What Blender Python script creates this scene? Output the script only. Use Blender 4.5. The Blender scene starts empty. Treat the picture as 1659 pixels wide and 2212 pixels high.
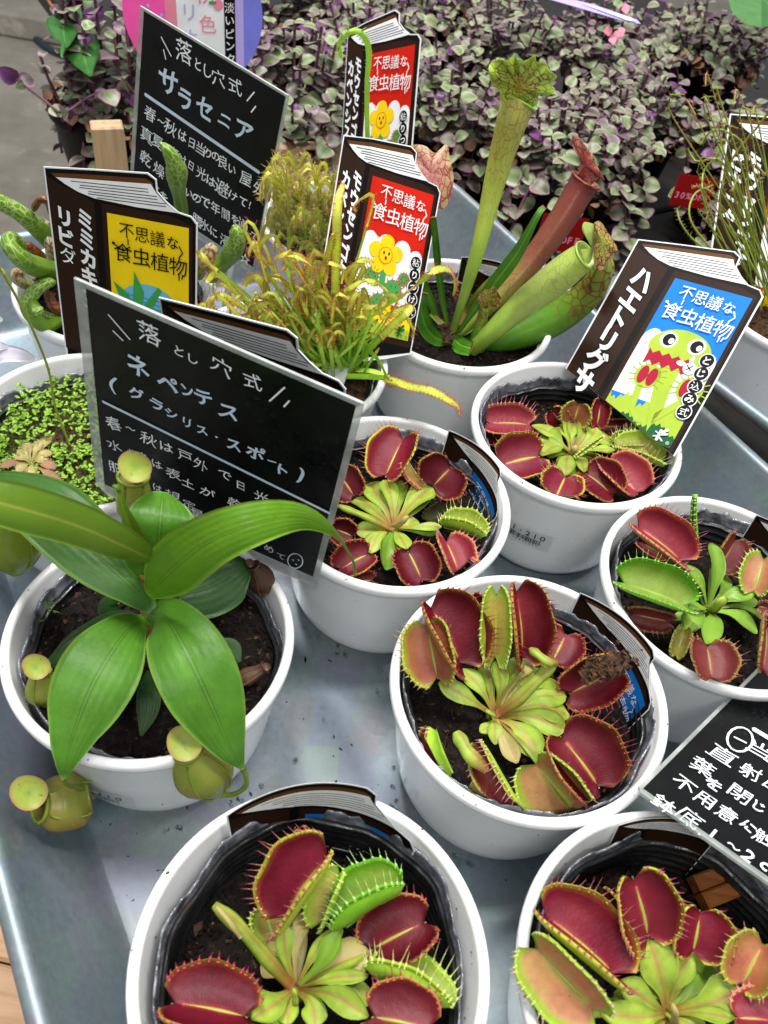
import bpy, math, random
import numpy as np
from mathutils import Vector
from mathutils.geometry import tessellate_polygon
random.seed(7); rng = np.random.default_rng(7)
SC = bpy.context.scene
COL = SC.collection
# ------------------------------------------------------------ camera, light, exposure
FPX, PITCH, ROLL = 1831.3, math.radians(47.8586), math.radians(-9.7066)
CAM = np.array([0, 0, 0.3898])
FW = np.array([0, math.cos(PITCH), -math.sin(PITCH)])
DN0 = np.array([0, -math.sin(PITCH), -math.cos(PITCH)])
RT0 = np.array([1.0, 0, 0])
RT = RT0 * math.cos(ROLL) + DN0 * math.sin(ROLL)
DN = DN0 * math.cos(ROLL) - RT0 * math.sin(ROLL)
cd = bpy.data.cameras.new('camera'); cam = bpy.data.objects.new('camera', cd); COL.objects.link(cam)
cd.sensor_fit = 'VERTICAL'; cd.sensor_height = 36; cd.sensor_width = 27; cd.lens = FPX / 2212 * 36
cd.clip_start = 0.01; cd.clip_end = 60
cd.dof.use_dof = True; cd.dof.focus_distance = 0.42; cd.dof.aperture_fstop = 19
from mathutils import Matrix
up = -DN; back = -FW
cam.matrix_world = Matrix([[RT[i], up[i], back[i], CAM[i]] for i in range(3)] + [[0, 0, 0, 1]])
SC.camera = cam
W = bpy.data.worlds.new('World'); SC.world = W; W.use_nodes = True
W.node_tree.nodes['Background'].inputs[0].default_value = (0.92, 0.96, 1.0, 1)
W.node_tree.nodes['Background'].inputs[1].default_value = 0.48
SC.view_settings.view_transform = 'Standard'; SC.view_settings.look = 'None'
SC.view_settings.exposure = 0.0; SC.view_settings.gamma = 1
def lamp(name, loc, size, sy, power, target, col=(1, 0.985, 0.955)):
    l = bpy.data.lights.new(name, 'AREA'); l.shape = 'RECTANGLE'; l.size = size; l.size_y = sy
    l.energy = power; l.color = col
    o = bpy.data.objects.new(name, l); COL.objects.link(o); o.location = loc
    o.rotation_euler = (Vector(target) - Vector(loc)).to_track_quat('-Z', 'Y').to_euler()
lamp('ceiling_lamp', (-0.55, 1.0, 2.3), 0.18, 1.3, 62, (0, .3, 0))
lamp('ceiling_lamp', (0.75, 0.5, 2.3), 0.18, 1.3, 36, (0, .3, 0))
lamp('ceiling_lamp', (0.1, -1.1, 2.3), 0.9, 0.14, 20, (0, .3, 0))

# ------------------------------------------------------------ helpers
def ray(x, y):
    return FW + (x - 829.5) / FPX * RT + (y - 1106) / FPX * DN
def V(x, y, z):
    d = ray(x, y); return CAM + d * ((z - CAM[2]) / d[2])
def mpp(P):                      # metres per reference pixel at the depth of P
    return float((np.array(P) - CAM) @ FW) / FPX
def nrm(v):
    v = np.array(v, float); return v / (np.linalg.norm(v) + 1e-12)
class Crop:
    def __init__(s, ox, oy, k): s.ox, s.oy, s.k = ox, oy, k
    def __call__(s, x, y): return ((s.ox + x * s.k) / 1.82278, (s.oy + y * s.k) / 1.82278)
    @property
    def f(s): return s.k / 1.82278
CA1 = Crop(0, 0, .72333); CA2 = Crop(1100, 0, .60277); CA3 = Crop(2000, 0, .61724)
CA4 = Crop(0, 1000, .84388); CA5 = Crop(1200, 1200, 1.09946)
CB1 = Crop(0, 2100, .78360); CB2 = Crop(1400, 2100, .97890); CB4 = Crop(500, 3000, .90416)
CB5 = Crop(1900, 2900, .67752); CC2 = Crop(2300, 1800, .49725); CC3 = Crop(0, 650, .54249)
CC4 = Crop(800, 1000, .66305); CS = Crop(1650, 650, .48222); CV = Crop(0, 0, 1.82278)

def hx(h):
    h = h.lstrip('#'); r = [int(h[i:i + 2], 16) / 255 for i in (0, 2, 4)]
    return tuple(((c / 12.92) if c <= .04045 else ((c + .055) / 1.055) ** 2.4) for c in r) + (1,)
def tagp(o, label=None, cat=None, group=None, kind=None):
    if label: o['label'] = label
    if cat: o['category'] = cat
    if group: o['group'] = group
    if kind: o['kind'] = kind
    return o
def empty(name, loc, label, cat, group=None):
    o = bpy.data.objects.new(name, None); COL.objects.link(o); o.location = Vector(loc)
    o.empty_display_size = .01
    return tagp(o, label, cat, group)
def wloc(o):
    v = Vector((0, 0, 0))
    while o: v += o.location; o = o.parent
    return v
class MB:
    def __init__(s): s.v = []; s.f = []; s.uv = []; s.mi = []; s.n = 0; s.rn = []
    def add(s, v, f, uv=None, mat=0, rn=0.5):
        v = np.asarray(v, float).reshape(-1, 3); k = len(v)
        s.v.append(v); s.uv.append(np.zeros((k, 2)) if uv is None else np.asarray(uv, float).reshape(-1, 2))
        s.rn.append(np.full(k, rn) if np.isscalar(rn) else np.asarray(rn, float))
        for q in f: s.f.append(tuple(int(i) + s.n for i in q))
        if np.isscalar(mat): s.mi += [mat] * len(f)
        else: s.mi += list(mat)
        s.n += k
    def grid(s, P, uv=None, mat=0, cu=False, cv=False, rn=.5, flip=False):
        P = np.asarray(P); a, b = P.shape[:2]
        if uv is None:
            uv = np.stack(np.meshgrid(np.linspace(0, 1, a), np.linspace(0, 1, b), indexing='ij'), -1)
        F = []
        for i in range(a if cu else a - 1):
            for j in range(b if cv else b - 1):
                i2, j2 = (i + 1) % a, (j + 1) % b
                q = (i * b + j, i2 * b + j, i2 * b + j2, i * b + j2)
                F.append(q[::-1] if flip else q)
        s.add(P.reshape(-1, 3), F, uv.reshape(-1, 2), mat, rn)
    def build(s, name, parent=None, mats=(), smooth=True, kind=None, label=None, loc=None):
        v = np.concatenate(s.v) if s.v else np.zeros((0, 3)); uv = np.concatenate(s.uv); rn = np.concatenate(s.rn)
        base = np.array(wloc(parent)) if parent else (np.array(loc) if loc is not None else v.mean(0) * np.array([1, 1, 0]) + np.array([0, 0, v[:, 2].min()]))
        me = bpy.data.meshes.new(name)
        me.from_pydata((v - base).tolist(), [], s.f)
        ul = me.uv_layers.new(name='UVMap')
        li = np.empty(len(me.loops), np.int32); me.loops.foreach_get('vertex_index', li)
        ul.data.foreach_set('uv', uv[li].astype(np.float32).ravel())
        at = me.attributes.new('rnd', 'FLOAT', 'POINT'); at.data.foreach_set('value', rn.astype(np.float32))
        for m in (mats if isinstance(mats, (list, tuple)) else [mats]): me.materials.append(m)
        me.polygons.foreach_set('material_index', np.array(s.mi, np.int32))
        me.polygons.foreach_set('use_smooth', [smooth] * len(me.polygons))
        me.update()
        o = bpy.data.objects.new(name, me); COL.objects.link(o)
        if parent: o.parent = parent
        else: o.location = Vector(base)
        if kind: o['kind'] = kind
        if label: o['label'] = label
        return o
def spline(pts, n):
    P = np.asarray(pts, float); k = len(P)
    if k == 2: t = np.linspace(0, 1, n)[:, None]; return P[0] * (1 - t) + P[1] * t
    d = np.r_[0, np.cumsum(np.linalg.norm(np.diff(P[:, :3], axis=0), axis=1) + 1e-9)]; d /= d[-1]
    Q = np.vstack([2 * P[0] - P[1], P, 2 * P[-1] - P[-2]]); out = []
    for t in np.linspace(0, 1, n):
        i = min(max(int(np.searchsorted(d, t, 'right') - 1), 0), k - 2); u = (t - d[i]) / (d[i + 1] - d[i])
        p0, p1, p2, p3 = Q[i], Q[i + 1], Q[i + 2], Q[i + 3]
        out.append(.5 * (2 * p1 + (p2 - p0) * u + (2 * p0 - 5 * p1 + 4 * p2 - p3) * u * u + (3 * p1 - p0 - 3 * p2 + p3) * u ** 3))
    return np.array(out)
def prof(vals, n):
    vals = np.asarray(vals, float)
    return np.interp(np.linspace(0, 1, n), np.linspace(0, 1, len(vals)), vals)
def sprof(vals, n):
    v = np.asarray(vals, float); k = len(v); q = np.r_[2 * v[0] - v[1], v, 2 * v[-1] - v[-2]]; t = np.linspace(0, k - 1, n)
    i = np.minimum(t.astype(int), k - 2); u = t - i; p0, p1, p2, p3 = q[i], q[i + 1], q[i + 2], q[i + 3]
    return np.maximum(.5 * (2 * p1 + (p2 - p0) * u + (2 * p0 - 5 * p1 + 4 * p2 - p3) * u * u + (3 * p1 - p0 - 3 * p2 + p3) * u ** 3), 1e-5 * abs(v).max() * 0)
def frames(C, ref):
    T = np.gradient(C, axis=0); T /= np.linalg.norm(T, axis=1)[:, None] + 1e-12
    ref = np.asarray(ref, float)
    N = np.tile(ref, (len(C), 1)) if ref.ndim == 1 else ref
    N = N - (N * T).sum(1)[:, None] * T; N /= np.linalg.norm(N, axis=1)[:, None] + 1e-12
    S = np.cross(T, N)
    return T, N, S
def tube(mb, C, R, seg=8, ref=None, flat=1.0, mat=0, cap=True, rn=.5, lobes=None):
    C = np.asarray(C); R = np.asarray(R) * np.ones(len(C))
    if ref is None:
        t = nrm(C[-1] - C[0]); ref = np.array([0, 0, 1.]) if abs(t[2]) < .8 else np.array([0.3, 1., 0])
    T, N, S = frames(C, ref)
    a = np.linspace(0, 2 * math.pi, seg, endpoint=False)
    rr = 1 if lobes is None else lobes(a)[None, :, None]
    P = C[:, None] + R[:, None, None] * rr * (np.cos(a)[None, :, None] * S[:, None] + flat * np.sin(a)[None, :, None] * N[:, None])
    uv = np.stack(np.meshgrid(np.linspace(0, 1, len(C)), np.abs(np.linspace(-1, 1, seg)), indexing='ij'), -1)
    mb.grid(P, uv, mat, cv=True, rn=rn, flip=True)
    if cap:
        b = mb.n - len(C) * seg
        mb.f.append(tuple(b + i for i in range(seg))); mb.mi.append(mat)
        b = mb.n - seg
        mb.f.append(tuple(b + i for i in range(seg))[::-1]); mb.mi.append(mat)
def lathe(mb, c, prf, seg=64, mat=0, fn=None, rn=.5):
    a = np.linspace(0, 2 * math.pi, seg, endpoint=False); P = np.zeros((len(prf), seg, 3))
    for i, (r, z) in enumerate(prf):
        P[i, :, 0] = c[0] + r * np.cos(a); P[i, :, 1] = c[1] + r * np.sin(a); P[i, :, 2] = c[2] + z
    if fn: P = fn(P, a)
    uv = np.stack(np.meshgrid(np.linspace(0, 1, len(prf)), np.linspace(0, 1, seg), indexing='ij'), -1)
    mb.grid(P, uv, mat, cv=True, rn=rn, flip=True)
def blade(mb, C, Wd, ref, nv=9, fold=.15, thick=.0004, curl=0., wav=0., mat=(0, 1), rn=.5, asym=1.0):
    C = np.asarray(C); n = len(C); T, N, S = frames(C, ref); Wd = np.asarray(Wd)
    v = np.linspace(-1, 1, nv)
    vv = np.where(v > 0, v * asym, v)
    ph = rng.uniform(0, 6)
    h = fold * np.abs(v)[None, :] - curl * (v ** 2)[None, :] + wav * np.sin(np.linspace(0, 9, n) + ph)[:, None] * (v ** 3)[None, :]
    P = C[:, None] + Wd[:, None, None] * (vv[None, :, None] * S[:, None] + h[..., None] * N[:, None])
    uv = np.stack(np.meshgrid(np.linspace(0, 1, n), (v + 1) / 2, indexing='ij'), -1)
    th = thick * np.minimum(1, Wd / (Wd.max() * .3 + 1e-9))[:, None, None] * (1.4 - v[None, :, None] ** 2)
    up_, dn_ = P + N[:, None] * th * .5, P - N[:, None] * th * .5
    b0 = mb.n
    mb.grid(up_, uv, mat[0], rn=rn, flip=False); b1 = mb.n
    mb.grid(dn_, uv, mat[1], rn=rn, flip=True)
    for i in range(n - 1):
        for j, fl in ((0, 1), (nv - 1, 0)):
            q = (b0 + i * nv + j, b0 + (i + 1) * nv + j, b1 + (i + 1) * nv + j, b1 + i * nv + j)
            mb.f.append(q if fl else q[::-1]); mb.mi.append(mat[0])
    for i, fl in ((0, 0), (n - 1, 1)):
        for j in range(nv - 1):
            q = (b0 + i * nv + j, b0 + i * nv + j + 1, b1 + i * nv + j + 1, b1 + i * nv + j)
            mb.f.append(q if fl else q[::-1]); mb.mi.append(mat[0])
def spike(mb, p, d, L, r, bend=None, mat=0, rn=.5):
    d = nrm(d); s = nrm(np.cross(d, (0.31, .77, .55))); t = np.cross(d, s)
    bend = np.zeros(3) if bend is None else bend
    c1 = p + d * L * .5 + bend * L * .08; c2 = p + d * L + bend * L * .35
    a = [0, 2.094, 4.189]
    v = [p + r * (math.cos(k) * s + math.sin(k) * t) for k in a] + [c1 + r * .7 * (math.cos(k) * s + math.sin(k) * t) for k in a] + [c2]
    f = [(0, 1, 4, 3), (1, 2, 5, 4), (2, 0, 3, 5), (3, 4, 6), (4, 5, 6), (5, 3, 6)]
    mb.add(v, f, [[0, 0]] * 3 + [[.5, 0]] * 3 + [[1, 0]], mat, rn)

# ------------------------------------------------------------ materials
def newmat(name, rough=.5, metal=0, spec=.5):
    m = bpy.data.materials.new(name); m.use_nodes = True
    nt = m.node_tree; b = nt.nodes['Principled BSDF']
    b.inputs['Roughness'].default_value = rough; b.inputs['Metallic'].default_value = metal
    b.inputs['Specular IOR Level'].default_value = spec
    return m, nt, b
def N(nt, t, **k):
    n = nt.nodes.new(t)
    for a, v in k.items():
        if a.startswith('i_'): n.inputs[a[2:].replace('_', ' ')].default_value = v
        else: setattr(n, a, v)
    return n
def ramp(nt, stops, inp=None, interp='LINEAR'):
    r = N(nt, 'ShaderNodeValToRGB'); e = r.color_ramp.elements; r.color_ramp.interpolation = interp
    while len(e) > 1: e.remove(e[-1])
    e[0].position, e[0].color = stops[0][0], stops[0][1]
    for p, c in stops[1:]:
        x = e.new(p); x.color = c
    if inp is not None: nt.links.new(inp, r.inputs[0])
    return r
def mix(nt, fac, a, b, bt='MIX'):
    m = N(nt, 'ShaderNodeMix', data_type='RGBA', blend_type=bt)
    for s, i in ((fac, 0), (a, 6), (b, 7)):
        if isinstance(s, (int, float, tuple)): m.inputs[i].default_value = s
        else: nt.links.new(s, m.inputs[i])
    return m.outputs[2]
def mth(nt, op, a, b=0., c=None):
    m = N(nt, 'ShaderNodeMath', operation=op)
    for s, i in ((a, 0), (b, 1), (c, 2)):
        if s is None: continue
        if isinstance(s, (int, float)): m.inputs[i].default_value = s
        else: nt.links.new(s, m.inputs[i])
    return m.outputs[0]
def noise(nt, scale, detail=3, co=None, rough=.55):
    n = N(nt, 'ShaderNodeTexNoise'); n.inputs['Scale'].default_value = scale; n.inputs['Detail'].default_value = detail
    n.inputs['Roughness'].default_value = rough
    if co is None:
        g = N(nt, 'ShaderNodeNewGeometry'); co = g.outputs['Position']
    nt.links.new(co, n.inputs['Vector']); return n.outputs['Fac']
def bump(nt, b, h, strength=.3, dist=.001):
    n = N(nt, 'ShaderNodeBump'); n.inputs['Strength'].default_value = strength; n.inputs['Distance'].default_value = dist
    nt.links.new(h, n.inputs['Height']); nt.links.new(n.outputs[0], b.inputs['Normal'])
def uvs(nt):
    u = N(nt, 'ShaderNodeUVMap'); s = N(nt, 'ShaderNodeSeparateXYZ'); nt.links.new(u.outputs[0], s.inputs[0])
    return s.outputs[0], s.outputs[1], u.outputs[0]
def rnd(nt):
    a = N(nt, 'ShaderNodeAttribute', attribute_name='rnd'); return a.outputs['Fac']
def flat(name, c, rough=.5, metal=0, var=.12, scale=60, spec=.5, bmp=0, bscale=400):
    m, nt, b = newmat(name, rough, metal, spec)
    c = hx(c) if isinstance(c, str) else c
    d = tuple(x * (1 - var * 2) for x in c[:3]) + (1,); l = tuple(min(1, x * (1 + var)) for x in c[:3]) + (1,)
    r = ramp(nt, [(.3, d), (.7, l)], noise(nt, scale)); nt.links.new(r.outputs[0], b.inputs['Base Color'])
    if bmp: bump(nt, b, noise(nt, bscale, 4), bmp, .0006)
    return m
M = {}
def leafmat(key, stops_across, along=None, rough=.38, rv=.25, nscale=70, sss=.0, vein=None, trans=.12, parallel=0, spec=.4):
    """stops over |across| 0 midrib .. 1 margin"""
    m, nt, b = newmat('leaf_' + key, rough, spec=spec)
    u, v, _ = uvs(nt)
    ac = mth(nt, 'ABSOLUTE', mth(nt, 'MULTIPLY_ADD', v, 2., -1.))
    col = ramp(nt, [(p, hx(c)) for p, c in stops_across], ac).outputs[0]
    if along: 
        col = mix(nt, ramp(nt, [(p, (a, a, a, 1)) for p, a, c in along], u).outputs[0], col, hx(along[0][2]))
    nz = noise(nt, nscale, 4)
    col = mix(nt, 1., col, ramp(nt, [(.25, (1 - rv,) * 3 + (1,)), (.75, (1 + rv * .6,) * 3 + (1,))], nz).outputs[0], 'MULTIPLY')
    if parallel:
        # fine side veins running off the midrib, and scattered pale scurf and brown specks
        cb = N(nt, 'ShaderNodeCombineXYZ'); nt.links.new(mth(nt, 'ADD', mth(nt, 'MULTIPLY', u, 60.), mth(nt, 'MULTIPLY', ac, -16.)), cb.inputs[0]); nt.links.new(mth(nt, 'MULTIPLY', v, 3.), cb.inputs[1])
        sv = noise(nt, 1., 3, cb.outputs[0]); col = mix(nt, 1., col, ramp(nt, [(.35, (.95, .96, .95, 1)), (.65, (1.05, 1.04, 1.04, 1))], sv).outputs[0], 'MULTIPLY')
        col = mix(nt, ramp(nt, [(.70, (0, 0, 0, 1)), (.80, (.45,) * 3 + (1,))], noise(nt, 900, 3, rough=.7)).outputs[0], col, hx('9db07a'))
        col = mix(nt, ramp(nt, [(.735, (0, 0, 0, 1)), (.76, (.6,) * 3 + (1,))], noise(nt, 230, 3)).outputs[0], col, hx('5a4a24'))
    rr = rnd(nt); col = mix(nt, 1., col, ramp(nt, [(0, (.72, .72, .72, 1)), (1, (1.25, 1.2, 1.15, 1))], rr).outputs[0], 'MULTIPLY')
    if parallel:
        w = mth(nt, 'SINE', mth(nt, 'MULTIPLY', v, parallel * 6.283))
        bump(nt, b, mth(nt, 'ADD', mth(nt, 'MULTIPLY', w, .25), mth(nt, 'ADD', noise(nt, 500, 2), mth(nt, 'MULTIPLY', noise(nt, 60, 3), 2.))), .22, .0006)
    else: bump(nt, b, noise(nt, 380, 3), .16, .0006)
    nt.links.new(col, b.inputs['Base Color'])
    nt.links.new(mth(nt, 'MULTIPLY_ADD', nz, .25, rough - .12), b.inputs['Roughness'])
    if trans:
        t = N(nt, 'ShaderNodeBsdfTranslucent'); nt.links.new(col, t.inputs[0])
        ms = N(nt, 'ShaderNodeMixShader'); ms.inputs[0].default_value = trans
        nt.links.new(b.outputs[0], ms.inputs[1]); nt.links.new(t.outputs[0], ms.inputs[2])
        nt.links.new(ms.outputs[0], nt.nodes['Material Output'].inputs[0])
    M[key] = m; return m
def netmat(key, ground, netc, su, sv, w=.1, fade=None, spots=False, gv=None, rough=.35):
    """net of veins from voronoi cell edges in the blade's own UV"""
    m, nt, b = newmat('veined_' + key, rough)
    u, v, _ = uvs(nt)
    cb = N(nt, 'ShaderNodeCombineXYZ'); nt.links.new(mth(nt, 'MULTIPLY', u, su), cb.inputs[0]); nt.links.new(mth(nt, 'MULTIPLY', v, sv), cb.inputs[1])
    vo = N(nt, 'ShaderNodeTexVoronoi', feature='DISTANCE_TO_EDGE'); nt.links.new(cb.outputs[0], vo.inputs['Vector']); vo.inputs['Scale'].default_value = 1
    e = ramp(nt, [(w * .4, (1, 1, 1, 1)), (w, (0, 0, 0, 1))], vo.outputs['Distance']).outputs[0]
    g = ramp(nt, [(p, hx(c)) for p, c in ground], u).outputs[0]
    if fade: e = mix(nt, 1., e, ramp(nt, [(p, (a, a, a, 1)) for p, a in fade], u).outputs[0], 'MULTIPLY')
    col = mix(nt, e, g, hx(netc))
    col = mix(nt, 1., col, ramp(nt, [(.25, (.8, .8, .8, 1)), (.75, (1.12, 1.12, 1.12, 1))], noise(nt, 60, 4)).outputs[0], 'MULTIPLY')
    nt.links.new(col, b.inputs['Base Color'])
    bump(nt, b, vo.outputs['Distance'], .25, .0006)
    t = N(nt, 'ShaderNodeBsdfTranslucent'); nt.links.new(col, t.inputs[0])
    ms = N(nt, 'ShaderNodeMixShader'); ms.inputs[0].default_value = .15
    nt.links.new(b.outputs[0], ms.inputs[1]); nt.links.new(t.outputs[0], ms.inputs[2]); nt.links.new(ms.outputs[0], nt.nodes['Material Output'].inputs[0])
    M[key] = m; return m
def m_pot():
    m, nt, b = newmat('white_glossy_plastic', .16); 
    r = ramp(nt, [(.3, hx('ececec')), (.7, hx('f5f5f4'))], noise(nt, 25, 3)); col = r.outputs[0]
    sp = mix(nt, 1., ramp(nt, [(.70, (1, 1, 1, 1)), (.74, (.62, .58, .52, 1))], noise(nt, 420, 2)).outputs[0], ramp(nt, [(.62, (1, 1, 1, 1)), (.70, (.86, .84, .80, 1))], noise(nt, 70, 6, rough=.75)).outputs[0], 'MULTIPLY')
    nt.links.new(mix(nt, .5, col, mix(nt, 1., col, sp, 'MULTIPLY')), b.inputs['Base Color'])
    nt.links.new(ramp(nt, [(.3, (.07,) * 3 + (1,)), (.75, (.20,) * 3 + (1,))], noise(nt, 18, 4)).outputs[0], b.inputs['Roughness'])
    M['pot'] = m
m_pot()
def m_liner():
    m, nt, b = newmat('black_plastic_film', .28, spec=.7)
    z = noise(nt, 60, 4)
    d = ramp(nt, [(.50, hx('16171a')), (.66, hx('2b2b2c')), (.78, hx('4a3626'))], z).outputs[0]
    nt.links.new(d, b.inputs['Base Color'])
    nt.links.new(ramp(nt, [(.3, (.16,) * 3 + (1,)), (.7, (.5,) * 3 + (1,))], noise(nt, 90, 3)).outputs[0], b.inputs['Roughness'])
    bump(nt, b, noise(nt, 120, 4), .35, .0012); M['liner'] = m
    m, nt, b = newmat('grey_film_edge', .2, spec=.9)
    nt.links.new(ramp(nt, [(.35, hx('3a3c42')), (.6, hx('7b7e86')), (.8, hx('a9acb3'))], noise(nt, 140, 4)).outputs[0], b.inputs['Base Color'])
    bump(nt, b, noise(nt, 260, 4), .6, .0012); M['film'] = m
m_liner()
def m_soil(key, cs):
    m, nt, b = newmat('peat_' + key, .75, spec=.25)
    nt.links.new(ramp(nt, [(p, hx(c)) for p, c in cs], noise(nt, 320, 6, rough=.7)).outputs[0], b.inputs['Base Color'])
    nt.links.new(ramp(nt, [(.24, (.12,) * 3 + (1,)), (.32, (.95,) * 3 + (1,))], noise(nt, 700, 2)).outputs[0], b.inputs['Roughness'])
    bump(nt, b, noise(nt, 900, 4), .9, .001); M[key] = m
m_soil('soil', [(.35, '070505'), (.55, '18110e'), (.75, '38291f')])
m_soil('soilbrown', [(.3, '2a1d14'), (.5, '4a3525'), (.7, '6b4f38')])
def m_metal():
    m, nt, b = newmat('galvanised_steel', .45, .62)
    n1 = noise(nt, 9, 5); n2 = noise(nt, 260, 5, rough=.75)
    vo = N(nt, 'ShaderNodeTexVoronoi'); vo.inputs['Scale'].default_value = 55
    g = N(nt, 'ShaderNodeNewGeometry'); nt.links.new(g.outputs['Position'], vo.inputs['Vector'])
    c = ramp(nt, [(.3, hx('737e85')), (.7, hx('8e989e'))], n1).outputs[0]
    c = mix(nt, .18, c, ramp(nt, [(.3, hx('7f8b93')), (.7, hx('c9d2d6'))], n2).outputs[0])
    c = mix(nt, .10, c, vo.outputs['Color'], 'SOFT_LIGHT')
    nt.links.new(c, b.inputs['Base Color'])
    rr = mth(nt, 'MULTIPLY_ADD', n2, .30, .38); rr = mth(nt, 'MULTIPLY_ADD', n1, -.12, rr)
    wet = ramp(nt, [(.52, (1, 1, 1, 1)), (.60, (.68,) * 3 + (1,))], noise(nt, 14, 5, rough=.6)).outputs[0]
    rr = mth(nt, 'MULTIPLY', rr, wet)
    tc = N(nt, 'ShaderNodeMapping'); nt.links.new(g.outputs['Position'], tc.inputs[0]); tc.inputs['Scale'].default_value = (900, 25, 25); tc.inputs['Rotation'].default_value = (0, 0, .9)
    sc = ramp(nt, [(.70, (0, 0, 0, 1)), (.78, (1, 1, 1, 1))], noise(nt, 1, 2, tc.outputs[0])).outputs[0]
    rr = mth(nt, 'ADD', rr, mth(nt, 'MULTIPLY', sc, .2))
    nt.links.new(rr, b.inputs['Roughness']); bump(nt, b, n2, .12, .0005)
    M['steel'] = m
m_metal()
def m_wood(key, a, bcol, sc=30, axis=0):
    m, nt, b = newmat('wood_' + key, .55)
    tc = N(nt, 'ShaderNodeTexCoord'); mp = N(nt, 'ShaderNodeMapping'); nt.links.new(tc.outputs['Object'], mp.inputs[0])
    s = [sc * 8] * 3; s[axis] = sc * .6; mp.inputs['Scale'].default_value = s
    n = noise(nt, 1, 5, mp.outputs[0])
    oi = N(nt, 'ShaderNodeObjectInfo')
    c = ramp(nt, [(.3, hx(a)), (.7, hx(bcol))], n).outputs[0]
    c = mix(nt, 1., c, ramp(nt, [(0, (.75, .72, .7, 1)), (1, (1.15, 1.1, 1.1, 1))], oi.outputs['Random']).outputs[0], 'MULTIPLY')
    nt.links.new(c, b.inputs['Base Color']); bump(nt, b, n, .3, .001); M[key] = m
m_wood('pine', 'a98258', 'd2ab84'); m_wood('crate', 'b5946a', 'd9bf9b', 20, 2); m_wood('peg', '7a4312', 'b06a26', 40, 0)
m_wood('dark', '0e0b0a', '1d1714', 10)
def m_concrete():
    m, nt, b = newmat('concrete', .7)
    c = ramp(nt, [(.3, hx('7d776c')), (.55, hx('9a9387')), (.75, hx('b0aaa0'))], noise(nt, 5, 7, rough=.65)).outputs[0]
    c = mix(nt, 1., c, ramp(nt, [(.62, (1, 1, 1, 1)), (.72, (1.5, 1.5, 1.5, 1))], noise(nt, 14, 3)).outputs[0], 'MULTIPLY')
    nt.links.new(c, b.inputs['Base Color']); bump(nt, b, noise(nt, 60, 6), .3, .004); M['concrete'] = m
m_concrete()
for k, c, r in (('white', 'e9eaec', .35), ('black', '0c0b0b', .3), ('chalkboard', '0d0e10', .22), ('brown', '2c1a10', .25), ('brown2', '5d3a1c', .25), ('tagblack', '0f0c0b', .25),
                ('blue', '0f74cf', .25), ('red', 'c8200f', .25), ('yellow', 'f2cf16', .25), ('skyblue', '6db6d8', .25), ('lime', '9fb83a', .25), ('darkgreen', '1f5a34', .25), ('green', '3f9a4e', .25),
                ('crimson', 'a01533', .3), ('gold', 'f0c818', .3), ('orange', 'd98a1a', .3), ('grey', '8c8c90', .4), ('pricered', '8e1214', .35), ('pink', 'ff5cae', .35), ('lilac', 'b9a8ea', .35),
                ('periwinkle', '7d7fe0', .35), ('chalk', 'f2f6fa', .6), ('chalkblue', 'cfe0f2', .55), ('purpletag', '4a3a9a', .3), ('rosepink', 'e88aa0', .4), ('cable', '39414f', .5), ('blackpot', '08080a', .35)):
    M[k] = flat('print_' + k, c, .5, var=.05, spec=.10)
def m_board():
    m, nt, b = newmat('glossy_blackboard_card', .3, spec=.25)
    b.inputs['Base Color'].default_value = hx('0a0b0c')
    n = noise(nt, 45, 6, rough=.7)
    nt.links.new(ramp(nt, [(.35, (.22,) * 3 + (1,)), (.62, (.5,) * 3 + (1,))], n).outputs[0], b.inputs['Roughness']); bump(nt, b, noise(nt, 30, 3), .25, .002)
    c = mix(nt, ramp(nt, [(.52, (0, 0, 0, 1)), (.60, (1, 1, 1, 1))], noise(nt, 18, 2)).outputs[0], hx('0a0b0c'), ramp(nt, [(.58, hx('0a0b0c')), (.61, hx('26292b')), (.65, hx('0c0d0e'))], noise(nt, 420, 5, rough=.7)).outputs[0]); nt.links.new(c, b.inputs['Base Color'])
    M['chalkboard'] = m
m_board()
def m_clear():
    m, nt, b = newmat('clear_laminate', .08, spec=.6)
    nt.links.new(ramp(nt, [(.3, hx('9aa09c')), (.7, hx('c8cdc9'))], noise(nt, 90, 3)).outputs[0], b.inputs['Base Color'])
    b.inputs['Alpha'].default_value = .55; M['clear'] = m
    m, nt, b = newmat('water', .02, spec=.8); b.inputs['Transmission Weight'].default_value = 1; b.inputs['IOR'].default_value = 1.33; M['water'] = m
    m, nt, b = newmat('clear_sticker', .1, spec=.8); b.inputs['Base Color'].default_value = hx('d5d8da'); b.inputs['Alpha'].default_value = .35; M['sticker'] = m
m_clear()
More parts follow.
